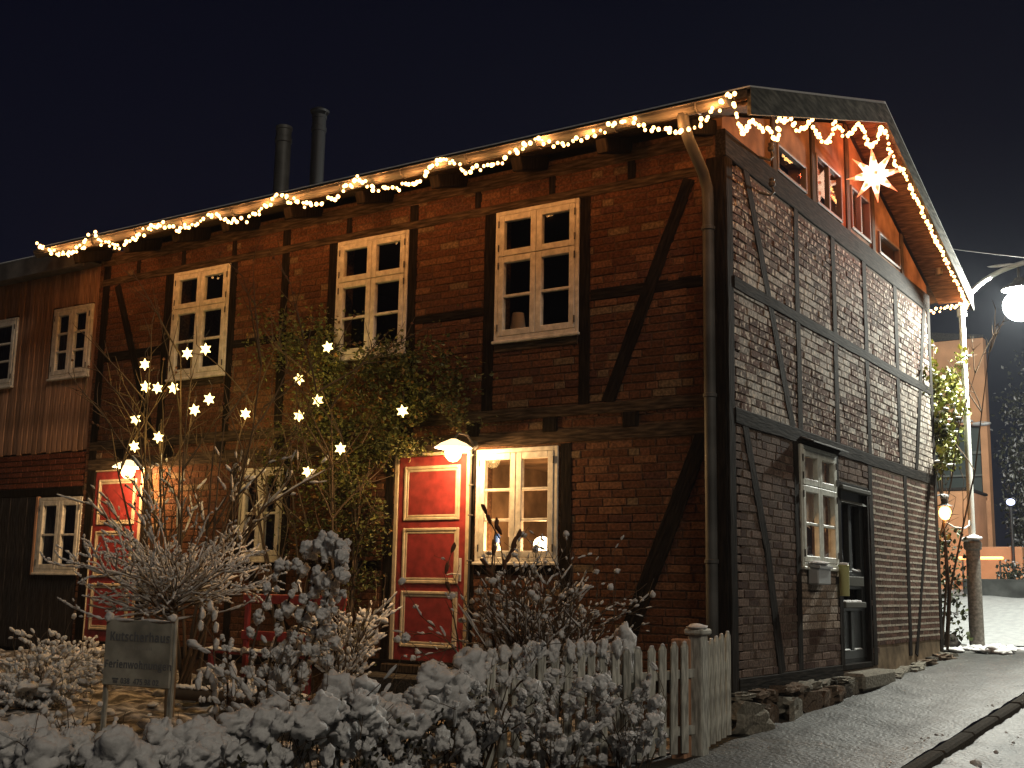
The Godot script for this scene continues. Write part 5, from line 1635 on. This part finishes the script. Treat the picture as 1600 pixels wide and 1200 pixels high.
	for q in [[Vector3(0.02, 0.36, 1.95), 0.62, "snow draped stems standing against the middle of the picket fence"], [Vector3(-0.22, 0.34, 2.5), 0.72, "snow draped stems standing against the near end of the picket fence"]]:
		var ss := []
		for k in 16: ss.append([rv() * Vector3(0.12, 0, 0.2), Vector3(rnd(-0.35, 0.35), 1.0, rnd(-0.5, 0.5)), q[1] * rnd(0.6, 1.1), 0.008])
		r = shrub("fence_plant", q[2], "plant", q[0], ss, {"depth": 1, "wig": 0.22, "up": 0.0, "kids": 1, "prob": 0.7, "fwd": 0.8, "shrink": 0.5}, "bark")
		var fx := seg_snow(r[1], 0.55, 0.022)
		for k in 15: fx.append(lump(Vector3(rnd(-0.2, 0.2), q[1] * rnd(0.15, 1.05), rnd(-0.3, 0.3)), Vector3.ONE * rnd(0.02, 0.055), rnd(0, TAU)))
		snow_many(r[0], fx, true)
	# stalks with snow buds
	for q in [[Vector3(-3.3, 0.5, 2.75), 0.95, "thin dry stalk with a fork of snow buds right of the sign"], [Vector3(-2.9, 0.45, 3.1), 0.5, "short dry stalk with snow buds at the foot of the arching shrub"]]:
		var sk := thing("dry_stalk", q[2], "plant", q[0])
		var sb := MB.new()
		var h: float = q[1]
		sb.tube(PackedVector3Array([Vector3.ZERO, Vector3(-0.04, h * 0.5, 0), Vector3(-0.10, h * 0.85, 0), Vector3(-0.13, h, 0)]), PackedFloat32Array([0.008, 0.007, 0.006, 0.004]), 5)
		sb.tube(PackedVector3Array([Vector3(-0.08, h * 0.72, 0), Vector3(-0.2, h * 0.85, 0), Vector3(-0.22, h * 0.96, 0)]), PackedFloat32Array([0.006, 0.005, 0.004]), 5)
		part(sk, "stem", sb.mesh(), mats["bark"])
		var bd := []
		for p in [Vector3(-0.13, h, 0), Vector3(-0.22, h * 0.93, 0), Vector3(-0.08, h * 0.92, 0), Vector3(-0.21, h * 0.83, 0.02), Vector3(-0.05, h * 0.82, 0), Vector3(-0.04, h * 0.68, 0), Vector3(-0.02, h * 0.45, 0)]: bd.append(lump(p, Vector3(0.024, 0.05, 0.024)))
		snow_many(sk, bd)
	# corner climber behind the gable, yellow-green, dusted with snow
	var cl := thing("corner_climber", "yellow-green leafy climber beside the far gable corner behind the lamp post", "climbing plant", Vector3(0.0, 0.9, -7.75))
	var cb := MB.new()
	var cseg := []
	for k in 9: grow(cb, Vector3(rnd(-0.35, 0.05), 0, rnd(-0.2, 0.1)), Vector3(rnd(-0.04, 0.03), 1, rnd(-0.05, 0.05)), rnd(3.4, 4.6), 0.02, 2, {"wig": 0.14, "up": 0.05, "kids": 2, "prob": 0.6, "fwd": 0.8, "shrink": 0.22, "first": 2}, cseg)
	part(cl, "stems", cb.mesh(), mats["bark"])
	xs = []; cs = []
	var sx := []
	for s in cseg:
		if s[3] > 1 or s[0].y > 4.3 or s[0].x > 0.22 or s[0].y < 0.4 or (s[0].y > 1.45 and s[0].y < 2.4 and s[0].x > -0.25): continue
		for k in 6:
			xs.append(Transform3D(Basis(rv().normalized(), rnd(0, TAU)).scaled(Vector3.ONE * rnd(0.06, 0.11)), s[1] + rv() * 0.09))
			cs.append(Color(0.10, 0.13, 0.025).lerp(Color(0.24, 0.22, 0.05), rng.randf()))
		if rng.randf() < 0.28: sx.append(lump(s[1] + Vector3(0, 0.03, 0), Vector3(rnd(0.03, 0.07), 0.02, rnd(0.03, 0.06)), rnd(0, TAU)))
	many(cl, "foliage", leaf_mesh(), mats["leaf"], xs, cs)
	snow_many(cl, sx)
	var ch := thing("corner_bush", "dark leafy bush at the foot of the far gable corner", "bush", Vector3(-0.35, 0.9, -8.15))
	xs = []; cs = []
	for k in 700:
		var p := Vector3(rnd(-0.35, 0.45), rnd(0.1, 1.7), rnd(-0.3, 0.3))
		xs.append(Transform3D(Basis(rv().normalized(), rnd(0, TAU)).scaled(Vector3.ONE * rnd(0.05, 0.1)), p))
		cs.append(Color(0.04, 0.05, 0.015) * (0.6 + 1.2 * rng.randf()) if rng.randf() < 0.9 else Color(0.3, 0.3, 0.25))
	many(ch, "foliage", leaf_mesh(), mats["leaf"], xs, cs)
	var cst := MB.new()
	for k in 5: cst.tube(PackedVector3Array([Vector3(rnd(-0.1, 0.1), 0, 0), Vector3(rnd(-0.3, 0.3), 1.5, rnd(-0.2, 0.2))]), PackedFloat32Array([0.02, 0.008]), 5)
	part(ch, "stems", cst.mesh(), mats["bark"])

func small_bush(called: String, label: String, at: Vector3, n: int, h: float, th: float, cover: float, spread: float, depth := 1) -> void:
	var stems := []
	for k in n:
		var a := rnd(0, TAU)
		var e := sqrt(rng.randf()) * spread
		stems.append([Vector3(cos(a) * 0.12 * rng.randf(), 0.05, sin(a) * 0.12 * rng.randf()), Vector3(cos(a) * e * 1.5, 1.0, sin(a) * e * 1.2), h * rnd(0.55, 1.0), 0.011])
	var r := shrub(called, label, "bush", at, stems, {"depth": depth, "wig": 0.16, "up": 0.04, "kids": 2 if depth == 1 else 1, "prob": 0.85 if depth == 1 else 0.7, "fwd": 1.0, "shrink": 0.42}, "bark")
	var xs := seg_snow(r[1], cover, th)
	for s in r[1]:
		if s[3] == 0 and rng.randf() < 0.10 * cover: xs.append(lump(s[1], Vector3(rnd(0.014, 0.034), rnd(0.016, 0.034), rnd(0.014, 0.034)), rnd(0, TAU)))
	snow_many(r[0], xs)

func make_hedge() -> void:
	rng.seed = 81
	var path := [Vector2(-0.55, 3.1), Vector2(-0.62, 3.8), Vector2(-0.55, 4.5), Vector2(-0.75, 5.15), Vector2(-1.3, 5.6), Vector2(-2.2, 5.75), Vector2(-3.4, 5.6)]
	var specs := [[0, 3, "snow heaped low hedge between the picket fence and the lane"], [3, 6, "snow heaped hedge in the nearest corner of the garden"]]
	for sp in specs:
		var a0: Vector2 = path[sp[0]]
		var at := Vector3(a0.x, pave(a0.x, a0.y), a0.y)
		var h := thing("hedge", sp[2], "hedge", at, "snow heaped hedges along the garden edge")
		var tw := MB.new()
		var segs := []
		var xs := []
		var lx := []
		var lc := []
		for i in range(sp[0], sp[1]):
			var pa: Vector2 = path[i]
			var pb: Vector2 = path[i + 1]
			var n := int(pa.distance_to(pb) / 0.075)
			for k in n:
				var q := pa.lerp(pb, (k + rng.randf()) / n)
				var g := Vector3(q.x, pave(q.x, q.y), q.y) - at
				var top := 0.70 + 0.09 * sin(q.y * 5.0 + q.x * 3.0) + rnd(-0.05, 0.05)
				for m in 2: grow(tw, g + Vector3(rnd(-0.12, 0.12), 0, rnd(-0.1, 0.1)), Vector3(rnd(-0.35, 0.35), 1, rnd(-0.35, 0.35)), top * rnd(0.7, 1.0), 0.008, 1, {"wig": 0.18, "up": 0.0, "kids": 1, "prob": 0.7, "fwd": 0.8, "shrink": 0.5}, segs)
				for m in 2: # heavy caps on top
					var r := rnd(0.055, 0.125)
					xs.append(lump(g + Vector3(rnd(-0.16, 0.16), top + rnd(-0.07, 0.02), rnd(-0.16, 0.16)), Vector3(r, r * rnd(0.7, 1.05), r), rnd(0, TAU)))
				for m in 7: # smaller clods down the sides
					var r := rnd(0.02, 0.06)
					var sd := rnd(-1, 1)
					xs.append(lump(g + Vector3(rnd(-0.26, 0.28), top * rnd(0.15, 0.92), sd * 0.24), Vector3(r, r * rnd(0.8, 1.6), r), rnd(0, TAU)))
				for m in 26:
					lx.append(Transform3D(Basis(rv().normalized(), rnd(0, TAU)).scaled(Vector3.ONE * rnd(0.03, 0.06)), g + Vector3(rnd(-0.24, 0.26), top * rnd(0.05, 0.95), rnd(-0.2, 0.2))))
					lc.append(Color(0.045, 0.04, 0.02) * (0.5 + rng.randf()))
		part(h, "twigs", tw.mesh(), mats["bark"])
		many(h, "foliage", leaf_mesh(), mats["leaf"], lx, lc)
		snow_many(h, xs, true)
		snow_many(h, seg_snow(segs, 0.35, 0.016))
	# mounds and low plants of the left bed
	var k := 0
	for q in [[-6.9, 1.7, 0.45, "broad snow covered cushion plant before the far red door"], [-5.9, 2.6, 0.38, "snow covered cushion plant just left of the sign"], [-5.3, 3.9, 0.3, "ragged snowy cushion plant in front of the sign"], [-7.6, 0.9, 0.36, "snowy cushion plant under the boarded wing window"], [-3.4, 4.2, 0.36, "snowy cushion plant behind the corner hedge"], [-4.0, 1.6, 0.3, "small snowy tuft right of the dome shrub stem"]]:
		var at := Vector3(q[0], garden(q[0], q[1]) - 0.06, q[1])
		var t := thing("cushion_plant", q[3], "plant", at)
		var tw := MB.new()
		var segs := []
		for j in 60: grow(tw, rv() * Vector3(0.15, 0, 0.15), Vector3(rnd(-0.9, 0.9), rnd(0.3, 1), rnd(-0.9, 0.9)), q[2] * rnd(0.7, 1.3), 0.008, 1, {"wig": 0.25, "up": -0.04, "kids": 1, "prob": 0.8, "fwd": 0.8, "shrink": 0.5}, segs)
		part(t, "twigs", tw.mesh(), mats["bark"])
		var xs := seg_snow(segs, 0.65, 0.022)
		for j in 16: xs.append(lump(Vector3(rnd(-0.7, 0.7) * q[2], q[2] * rnd(0.35, 0.75), rnd(-0.7, 0.7) * q[2]), Vector3(rnd(0.05, 0.12), rnd(0.03, 0.07), rnd(0.05, 0.12)), rnd(0, TAU)))
		snow_many(t, xs)
		k += 1
	# scattered clods over the bed
	var bed := Node3D.new()
	bed.name = "bed_snow"
	add_child(bed)
	bed.set_meta("kind", "stuff"); bed.set_meta("label", "lumps of snow scattered over the garden bed"); bed.set_meta("category", "snow")
	var bx := []
	for j in 260:
		var x := rnd(-9.5, -1.0)
		var z := rnd(0.5, 5.4)
		if x > -2.0 - 0.2 * z and z < 2.0: continue
		var r := rnd(0.02, 0.07)
		bx.append(lump(Vector3(x, garden(x, z) + rnd(-0.05, 0.04), z), Vector3(r * rnd(0.8, 1.4), r * rnd(0.4, 0.8), r), rnd(0, TAU)))
	snow_many(bed, bx)

# ---------------------------------------------------------------- small things
func star_mesh() -> Mesh: # six-pointed little star with a ridge
	var b := MB.new()
	for s in [-1.0, 1.0]:
		for k in 12:
			var r0 := 0.068 if k % 2 == 0 else 0.036
			var r1 := 0.036 if k % 2 == 0 else 0.068
			var a0 := TAU * k / 12.0 + PI / 2
			var a1 := TAU * (k + 1) / 12.0 + PI / 2
			b.quad(Vector3(0, 0, s * 0.03), Vector3(cos(a0) * r0, sin(a0) * r0, 0), Vector3(cos(a1) * r1, sin(a1) * r1, 0), Vector3(cos(a1) * r1, sin(a1) * r1, 0), Vector3(0, 0, s))
	return b.mesh()

func make_small_things() -> void:
	rng.seed = 91
	var sm := star_mesh()
	for q in [
		[Vector3(-6.26, 3.98, 1.3), "glowing star, uppermost on the outer left twigs of the bare shrub"], [Vector3(-6.22, 3.73, 1.3), "glowing star at the start of a row of three on the bare shrub"], [Vector3(-6.03, 3.7, 1.3), "glowing star in the middle of the row of three on the bare shrub"],
		[Vector3(-5.77, 3.68, 1.3), "glowing star at the house end of the row of three on the bare shrub"], [Vector3(-5.59, 4.04, 1.3), "glowing star before the lower casement of the first upper window, the nearer to the wing"], [Vector3(-5.31, 4.06, 1.3), "half hidden glowing star before the lower casement of the first upper window"],
		[Vector3(-5.42, 3.42, 1.3), "glowing star, lower of the close pair under the first upper window"], [Vector3(-5.21, 3.52, 1.3), "glowing star, higher of the close pair under the first upper window"], [Vector3(-6.35, 3.38, 1.3), "glowing star alone on the outer twigs halfway down the bare shrub"],
		[Vector3(-6.34, 3.08, 1.3), "lowest glowing star, hanging right above the far door lamp"], [Vector3(-5.96, 3.16, 1.3), "glowing star on a drooping twig beside the far door lamp"], [Vector3(-5.5, 3.49, 0.5), "glowing star tangled in leaves between bare shrub and climber"],
		[Vector3(-4.7, 3.81, 0.52), "glowing star in the climber, topmost of the cluster by the dark post"], [Vector3(-4.67, 3.41, 0.52), "glowing star in the climber, lowest of the cluster by the dark post"], [Vector3(-4.41, 3.56, 0.52), "glowing star in the climber, off to the side of the cluster by the dark post"],
		[Vector3(-4.32, 4.13, 0.5), "highest glowing star in the climber, below the second upper window"], [Vector3(-4.01, 3.02, 0.58), "glowing star on a bare cane low in the climber, nearest the red door"], [Vector3(-4.45, 2.8, 0.58), "lowest glowing star in the climber"], [Vector3(-3.26, 3.37, 0.52), "glowing star in the climber above the near red door"]]:
		var at: Vector3 = q[0]
		var s := thing("star_light", q[1], "star light", at, "small glowing stars hung in the shrubs")
		var toward := Vector3(0.42, -0.12, 0.9)
		part(s, "star", sm, glow("small_star_glow", Color(1.0, 0.86, 0.52), 5.0), Transform3D(Basis.looking_at(-toward.normalized(), Vector3.UP) * Basis(Vector3.BACK, rnd(-0.3, 0.3)), Vector3.ZERO))
		var c := MB.new()
		c.tube(PackedVector3Array([Vector3(0, 0.06, 0), Vector3(rnd(-0.03, 0.03), 0.14, -0.01), Vector3(rnd(-0.1, 0.1), 0.22, -0.06)]), PackedFloat32Array([0.003, 0.003, 0.003]), 4)
		part(s, "cord", c.mesh(), mats["iron"])
		lamp(s, Vector3.ZERO, Color(1.0, 0.82, 0.45), 0.06, 0.03, 3)
	# name board
	var sg := thing("name_board", "pale board on two stakes lettered with a guest house name and telephone number", "sign", Vector3(-3.75, 0.62, 3.2))
	var yaw := Basis(Vector3.UP, 0.12)
	var pb := MB.new()
	pb.bbox(Vector3(-0.355, 0.185, -0.012), Vector3(0.355, 0.71, 0.012), 0.006)
	part(sg, "board", pb.mesh(), mat("board_face", lin(0.42, 0.41, 0.35), 0.7, Vector3.ONE * 0.8, tex["broad"]), Transform3D(yaw, Vector3.ZERO))
	for s in [-0.345, 0.345]:
		var stk := MB.new()
		stk.bbox(Vector3(s - 0.022, -0.25, -0.045), Vector3(s + 0.022, 0.735, -0.013), 0.006)
		part(sg, "stake", stk.mesh(), mats["picket5"], Transform3D(yaw, Vector3.ZERO))
	var ink := mat("ink", lin(0.13, 0.135, 0.14), 0.8)
	for q in [["Kutscherhaus", 0.575, 0.098, true], ["Ferienwohnungen", 0.355, 0.082, true], ["038  475 98 02", 0.225, 0.062, true]]:
		var tm := TextMesh.new()
		var fnt := SystemFont.new()
		fnt.font_names = PackedStringArray(["Droid Sans"])
		fnt.font_weight = 700 if q[3] else 400
		tm.font = fnt
		tm.text = q[0]
		tm.font_size = 64
		tm.pixel_size = q[2] / 64.0
		tm.depth = 0.003
		tm.curve_step = 3.0
		part(sg, "lettering", tm, ink, Transform3D(yaw, yaw * Vector3(0.02 if q[1] > 0.3 else 0.05, q[1] , 0.0135)))
	var faded := MB.new() # a worn line too faint to read
	var fx := -0.13
	while fx < 0.15:
		var fw := rnd(0.008, 0.02)
		faded.bbox(Vector3(fx, 0.475, 0.0121), Vector3(fx + fw, 0.475 + rnd(0.014, 0.026), 0.0132), 0.0008)
		fx += fw + rnd(0.004, 0.012)
	part(sg, "worn_lettering", faded.mesh(), mat("faded_ink", lin(0.25, 0.245, 0.22), 0.8), Transform3D(yaw, Vector3.ZERO))
	var ph := MB.new()
	ph.bbox(Vector3(-0.235, 0.205, 0.012), Vector3(-0.185, 0.228, 0.015), 0.001); ph.bbox(Vector3(-0.245, 0.232, 0.012), Vector3(-0.175, 0.246, 0.015), 0.001)
	part(sg, "telephone_mark", ph.mesh(), ink, Transform3D(yaw, Vector3.ZERO))
	snow_many(sg, [lump(yaw * Vector3(-0.335, 0.73, 0.0), Vector3(0.04, 0.045, 0.035)), lump(yaw * Vector3(0.34, 0.735, 0), Vector3(0.04, 0.03, 0.03)), lump(yaw * Vector3(-0.2, 0.71, 0), Vector3(0.14, 0.014, 0.016)), lump(yaw * Vector3(0.15, 0.71, 0), Vector3(0.17, 0.012, 0.016))])
	# red bench by the wall
	var be := thing("garden_bench", "red wooden bench with a snow covered front edge against the wall", "bench", Vector3(-4.55, 0.5, 0.85))
	var red: Material = mats["red_paint"]
	for yy in [0.98, 0.60]:
		var sl := MB.new()
		sl.bbox(Vector3(-0.72, yy - 0.05, -0.27), Vector3(0.72, yy + 0.05, -0.24), 0.008)
		part(be, "back_slat", sl.mesh(), red)
	for k in 3:
		var sl := MB.new()
		sl.bbox(Vector3(-0.72, 0.43, -0.2 + k * 0.15), Vector3(0.72, 0.46, -0.07 + k * 0.15), 0.008)
		part(be, "seat_slat", sl.mesh(), red)
	for sx in [-0.66, 0.66]:
		var lg := MB.new()
		lg.bbox(Vector3(sx - 0.03, 0, -0.29), Vector3(sx + 0.03, 1.03, -0.245), 0.006)
		part(be, "leg", lg.mesh(), red)
		var l2 := MB.new()
		l2.bbox(Vector3(sx - 0.03, 0, 0.17), Vector3(sx + 0.03, 0.43, 0.23), 0.006)
		part(be, "leg", l2.mesh(), red)
	var bs := []
	for k in 16: bs.append(lump(Vector3(-0.68 + k * 0.09, 0.475, 0.19 + rnd(-0.02, 0.02)), Vector3(0.075, 0.022, 0.045)))
	snow_many(be, bs)
	# log lying in the bed
	var lg := thing("log", "snow topped log lying across the bed below the bench", "log", Vector3(-3.9, 0.62, 1.9))
	var lm := MB.new()
	lm.tube(PackedVector3Array([Vector3(-0.8, 0, 0.05), Vector3(0, 0.01, 0), Vector3(0.75, -0.03, -0.05)]), PackedFloat32Array([0.06, 0.065, 0.055]), 10)
	part(lg, "trunk", lm.mesh(), mats["bark"])
	var ls := []
	for k in 18: ls.append(lump(Vector3(-0.76 + k * 0.088, 0.062, 0.04 - k * 0.004), Vector3(0.07, 0.025, 0.05)))
	snow_many(lg, ls)
	# rocks
	var f := noise(131, 0.015, 3)
	for q in [[Vector3(-0.22, 0.95, -8.35), Vector3(0.2, 0.15, 0.16), "mossy boulder at the foot of the street lamp"], [Vector3(-3.35, 0.58, 2.1), Vector3(0.14, 0.2, 0.1), "upright brown stone below the doorstep"], [Vector3(-4.7, 0.62, 1.5), Vector3(0.18, 0.16, 0.15), "snow capped stone under the bench end"]]:
		var rk := thing("boulder", q[2], "rock", q[0])
		var b := MB.new()
		b.blob(Vector3.ZERO, q[1], f, 0.8, 16, 11, 1.2)
		part(rk, "stone", b.mesh(), mats["stone_dark"])
		if q[2].begins_with("snow"): snow_many(rk, [lump(Vector3(0, q[1].y * 0.85, 0), Vector3(0.17, 0.07, 0.14))], true)
	# letter box and newspaper tube on the gable
	var mb := thing("letter_box", "small metal letter box under the gable window with snow on its lid", "letter box", Vector3(0.03, 1.73, -2.1))
	var m1 := MB.new()
	m1.bbox(Vector3(0, 0, -0.19), Vector3(0.11, 0.19, 0.19), 0.012)
	part(mb, "box", m1.mesh(), mat("box_metal", lin(0.33, 0.34, 0.34), 0.4))
	var m2 := MB.new()
	m2.hexa([Vector3(0, 0.18, -0.2), Vector3(0.13, 0.16, -0.2), Vector3(0.13, 0.16, 0.2), Vector3(0, 0.18, 0.2), Vector3(0, 0.22, -0.2), Vector3(0.13, 0.185, -0.2), Vector3(0.13, 0.185, 0.2), Vector3(0, 0.22, 0.2)])
	part(mb, "lid", m2.mesh(), mats["box_metal"])
	snow_many(mb, [lump(Vector3(0.06, 0.215, -0.02), Vector3(0.075, 0.025, 0.19)), lump(Vector3(0.06, 0.215, 0.09), Vector3(0.07, 0.02, 0.1))])
	var nt := thing("newspaper_tube", "yellowish newspaper tube standing beside the gable door frame", "newspaper tube", Vector3(0.10, 1.62, -2.83))
	var nm := MB.new()
	nm.lathe([[0.0, 0.0], [0.05, 0.0], [0.055, 0.3], [0.06, 0.32], [0.045, 0.33]], 14)
	part(nt, "tube", nm.mesh(), mat("tube_paint", lin(0.36, 0.36, 0.15), 0.6))
	var nb := MB.new()
	nb.bbox(Vector3(-0.09, 0.12, -0.02), Vector3(-0.04, 0.2, 0.02), 0.004)
	part(nt, "bracket", nb.mesh(), mats["iron"])
	snow_many(nt, [lump(Vector3(0, 0.335, 0), Vector3(0.05, 0.018, 0.05))])
	# tar board canopy above the gable window
	var ca := thing("window_canopy", "small dark sloping board above the lit gable window", "canopy", Vector3(0.03, 3.15, -2.35))
	var cm := MB.new()
	cm.hexa([Vector3(0, 0.045, -0.72), Vector3(0.12, 0.0, -0.62), Vector3(0.12, 0.0, 0.5), Vector3(0, 0.045, 0.55), Vector3(0, 0.06, -0.72), Vector3(0.12, 0.012, -0.62), Vector3(0.12, 0.012, 0.5), Vector3(0, 0.06, 0.55)])
	part(ca, "board", cm.mesh(), mats["iron"])
	# yellow lantern on the back corner
	var ln := thing("corner_lantern", "yellow glowing lantern on the far gable corner under a snow cap", "lantern", Vector3(0.02, 2.79, -7.62))
	var lb := SphereMesh.new()
	lb.radius = 0.085; lb.height = 0.2; lb.radial_segments = 16; lb.rings = 9
	part(ln, "bulb", lb, glow("lantern_glow", Color(1.0, 0.74, 0.38), 9.0))
	var lh := MB.new()
	lh.lathe([[0.03, 0.2], [0.05, 0.19], [0.05, 0.13], [0.12, 0.09], [0.09, 0.085]], 14)
	lh.tube(PackedVector3Array([Vector3(0, 0.19, 0), Vector3(-0.03, 0.25, 0.1), Vector3(-0.06, 0.2, 0.36)]), PackedFloat32Array([0.012, 0.012, 0.012]), 6)
	part(ln, "hood", lh.mesh(), mats["iron"])
	snow_many(ln, [lump(Vector3(0, 0.23, 0), Vector3(0.055, 0.04, 0.055))])
	lamp(ln, Vector3.ZERO, Color(1.0, 0.56, 0.16), 0.25, 0.06, 6)
	var cb := thing("loose_cable", "pale cable sagging from the corner lantern to the lamp post", "cable", Vector3(0.02, 2.66, -7.62))
	var cbm := MB.new()
	cbm.tube(PackedVector3Array([Vector3(0, 0, 0), Vector3(0.06, -0.06, -0.25), Vector3(0.13, -0.06, -0.55), Vector3(0.14, 0.0, -0.8), Vector3(0.11, 0.08, -0.96)]), PackedFloat32Array([0.012, 0.012, 0.012, 0.012, 0.012]), 6)
	part(cb, "cable", cbm.mesh(), mat("pale_cable", lin(0.5, 0.48, 0.44), 0.6))
	# overhead wire
	var ow := thing("overhead_wire", "thin overhead wire from the back eave across the lane", "wire", Vector3(0.25, 6.45, -6.9))
	var om := MB.new()
	var op := PackedVector3Array()
	var orr := PackedFloat32Array()
	for k in 13:
		var t := k / 12.0
		op.append(Vector3(7.5 * t, 0.1 * t - 0.6 * sin(t * PI), -1.5 * t)); orr.append(0.007)
	om.tube(op, orr, 5)
	part(ow, "wire", om.mesh(), mat("wire_grey", lin(0.16, 0.16, 0.16), 0.7))
	# railing on the slope
	var ra := thing("hand_rail", "small metal railing on the snow slope behind the gable corner", "railing", Vector3(-0.85, 1.05, -11.3))
	var rm := MB.new()
	for sx in [-0.3, 0.12, 0.5]: rm.rod(Vector3(sx, -0.1, 0), Vector3(sx, 0.62, 0), 0.018)
	rm.rod(Vector3(-0.4, 0.60, 0), Vector3(0.5, 0.60, 0), 0.018); rm.rod(Vector3(-0.4, 0.1, 0), Vector3(0.5, 0.1, 0), 0.014)
	part(ra, "rail", rm.mesh(), mats["zinc"])
	var cl := []
	for k in 46: cl.append(lump(Vector3(rnd(-0.45, 0.75), pave(0, -8.4) + rnd(-0.01, 0.03), rnd(-9.0, -7.75)), Vector3(rnd(0.04, 0.16), rnd(0.02, 0.06), rnd(0.04, 0.12)), rnd(0, TAU)))
	var ps := Node3D.new()
	ps.name = "lamp_foot_snow"
	add_child(ps)
	ps.set_meta("kind", "stuff"); ps.set_meta("label", "trodden snow heaped round the foot of the street lamp"); ps.set_meta("category", "snow")
	snow_many(ps, cl)
	# cable beside the near door
	var dc := thing("wall_cable", "dark lightning cable with clips between near red door and lit window", "cable", Vector3(-2.735, 0.9, 0.045))
	var dm := MB.new()
	dm.rod(Vector3(0, 0, 0), Vector3(0.0, 2.15, 0), 0.01, 6)
	part(dc, "cable", dm.mesh(), mats["iron"])
	for y in [0.5, 1.0, 1.45, 1.75, 2.05]:
		var cp := MB.new()
		cp.bbox(Vector3(-0.025, y - 0.008, -0.02), Vector3(0.025, y + 0.008, 0.012), 0.003)
		part(dc, "clip", cp.mesh(), mats["zinc"])
	# inside the lit window
	var tl := thing("desk_lamp", "bright lamp shining low inside the lit ground floor window", "lamp", Vector3(-2.16, 1.97, -0.40))
	var tb := SphereMesh.new()
	tb.radius = 0.09; tb.height = 0.17; tb.radial_segments = 18; tb.rings = 9
	part(tl, "bulb", tb, glow("desk_glow", Color(1.0, 0.9, 0.72), 7.0), Transform3D(Basis(), Vector3(0, 0.1, 0)))
	var tf := MB.new()
	tf.lathe([[0.0, -0.1], [0.07, -0.1], [0.07, -0.07], [0.015, -0.05], [0.015, 0.03]], 14)
	part(tl, "foot", tf.mesh(), mats["zinc"])
	lamp(tl, Vector3(0, 0.1, 0), Color(1.0, 0.74, 0.48), 1.9, 0.05, 6)
	var tg := thing("glass_globe_lamp", "round white glass lamp beside the bright desk lamp in the lit window", "lamp", Vector3(-1.99, 1.97, -0.36))
	part(tg, "globe", tb, mats["desk_glow"], Transform3D(Basis.from_scale(Vector3(0.9, 1.1, 0.9)), Vector3(0, 0.09, 0)))
	lamp(tg, Vector3(0, 0.09, 0), Color(1.0, 0.74, 0.48), 0.4, 0.05, 6)
	var bo := thing("bottle", "white bottle with a blue cap on the sill of the lit window", "bottle", Vector3(-2.66, 1.90, -0.33))
	var bm := MB.new()
	bm.lathe([[0.0, 0.0], [0.04, 0.0], [0.042, 0.14], [0.02, 0.19], [0.016, 0.2]], 14)
	part(bo, "body", bm.mesh(), mat("bottle_white", lin(0.7, 0.7, 0.72), 0.4))
	var bc := MB.new()
	bc.lathe([[0.03, 0.19], [0.034, 0.25], [0.02, 0.28], [0.0, 0.285]], 14)
	part(bo, "cap", bc.mesh(), mat("cap_blue", lin(0.03, 0.12, 0.5), 0.4))
	var cu := thing("curtain_strip", "pale narrow curtain hanging inside the lit ground floor window", "curtain", Vector3(-2.47, 1.9, -0.34))
	var cum := MB.new()
	var cp2 := []
	for k in 17: cp2.append(Vector2(k * 0.008 - 0.06, 0.014 * sin(k * 1.3)))
	for k in 16: cum.quad(Vector3(cp2[k].x, 0.25, cp2[k].y), Vector3(cp2[k + 1].x, 0.25, cp2[k + 1].y), Vector3(cp2[k + 1].x, 1.08, cp2[k + 1].y), Vector3(cp2[k].x, 1.08, cp2[k].y), Vector3.BACK)
	part(cu, "cloth", cum.mesh(), mats["net_curtain"])
	var wsl := thing("window_shelf", "indoor shelf board holding lamps and bottle behind the lit window", "shelf", Vector3(-2.3, 1.87, -0.42))
	var wm := MB.new()
	wm.bbox(Vector3(-0.6, -0.035, -0.16), Vector3(0.6, 0.005, 0.14), 0.006)
	part(wsl, "board", wm.mesh(), mats["white_paint"])
	# lamp shade behind the third upper window
	var ls2 := thing("table_lamp", "unlit table lamp with a white shade behind the third upper window", "lamp", Vector3(-2.43, 4.12, -0.30))
	var lsm := MB.new()
	lsm.lathe([[0.085, 0.15], [0.06, 0.33], [0.055, 0.33], [0.08, 0.15]], 18)
	part(ls2, "lamp_shade", lsm.mesh(), mats["net_curtain"])
	var lfo := MB.new()
	lfo.lathe([[0.0, -0.02], [0.05, -0.02], [0.05, 0.0], [0.012, 0.01], [0.012, 0.2]], 12)
	part(ls2, "foot", lfo.mesh(), mats["zinc"])
	# net curtains of the gable window
	var gc := thing("gable_curtain", "pale net curtain with folds behind the gable window panes", "curtain", Vector3(-0.10, 1.95, -2.33))
	var gcm := MB.new()
	for k in 60:
		var z0 := 0.54 - k * 0.018
		var z1 := z0 - 0.018
		var xa := 0.018 * sin(k * 0.9)
		var xb := 0.018 * sin((k + 1) * 0.9)
		var y0 := 0.34 + 0.16 * absf(sin(k * 0.105)) + 0.01 * sin(k * 0.9)
		var y1 := 0.34 + 0.16 * absf(sin((k + 1) * 0.105)) + 0.01 * sin((k + 1) * 0.9)
		gcm.quad(Vector3(xa, y0, z0), Vector3(xb, y1, z1), Vector3(xb, 1.15, z1), Vector3(xa, 1.15, z0), Vector3.RIGHT)
	part(gc, "cloth", gcm.mesh(), mats["net_curtain"])
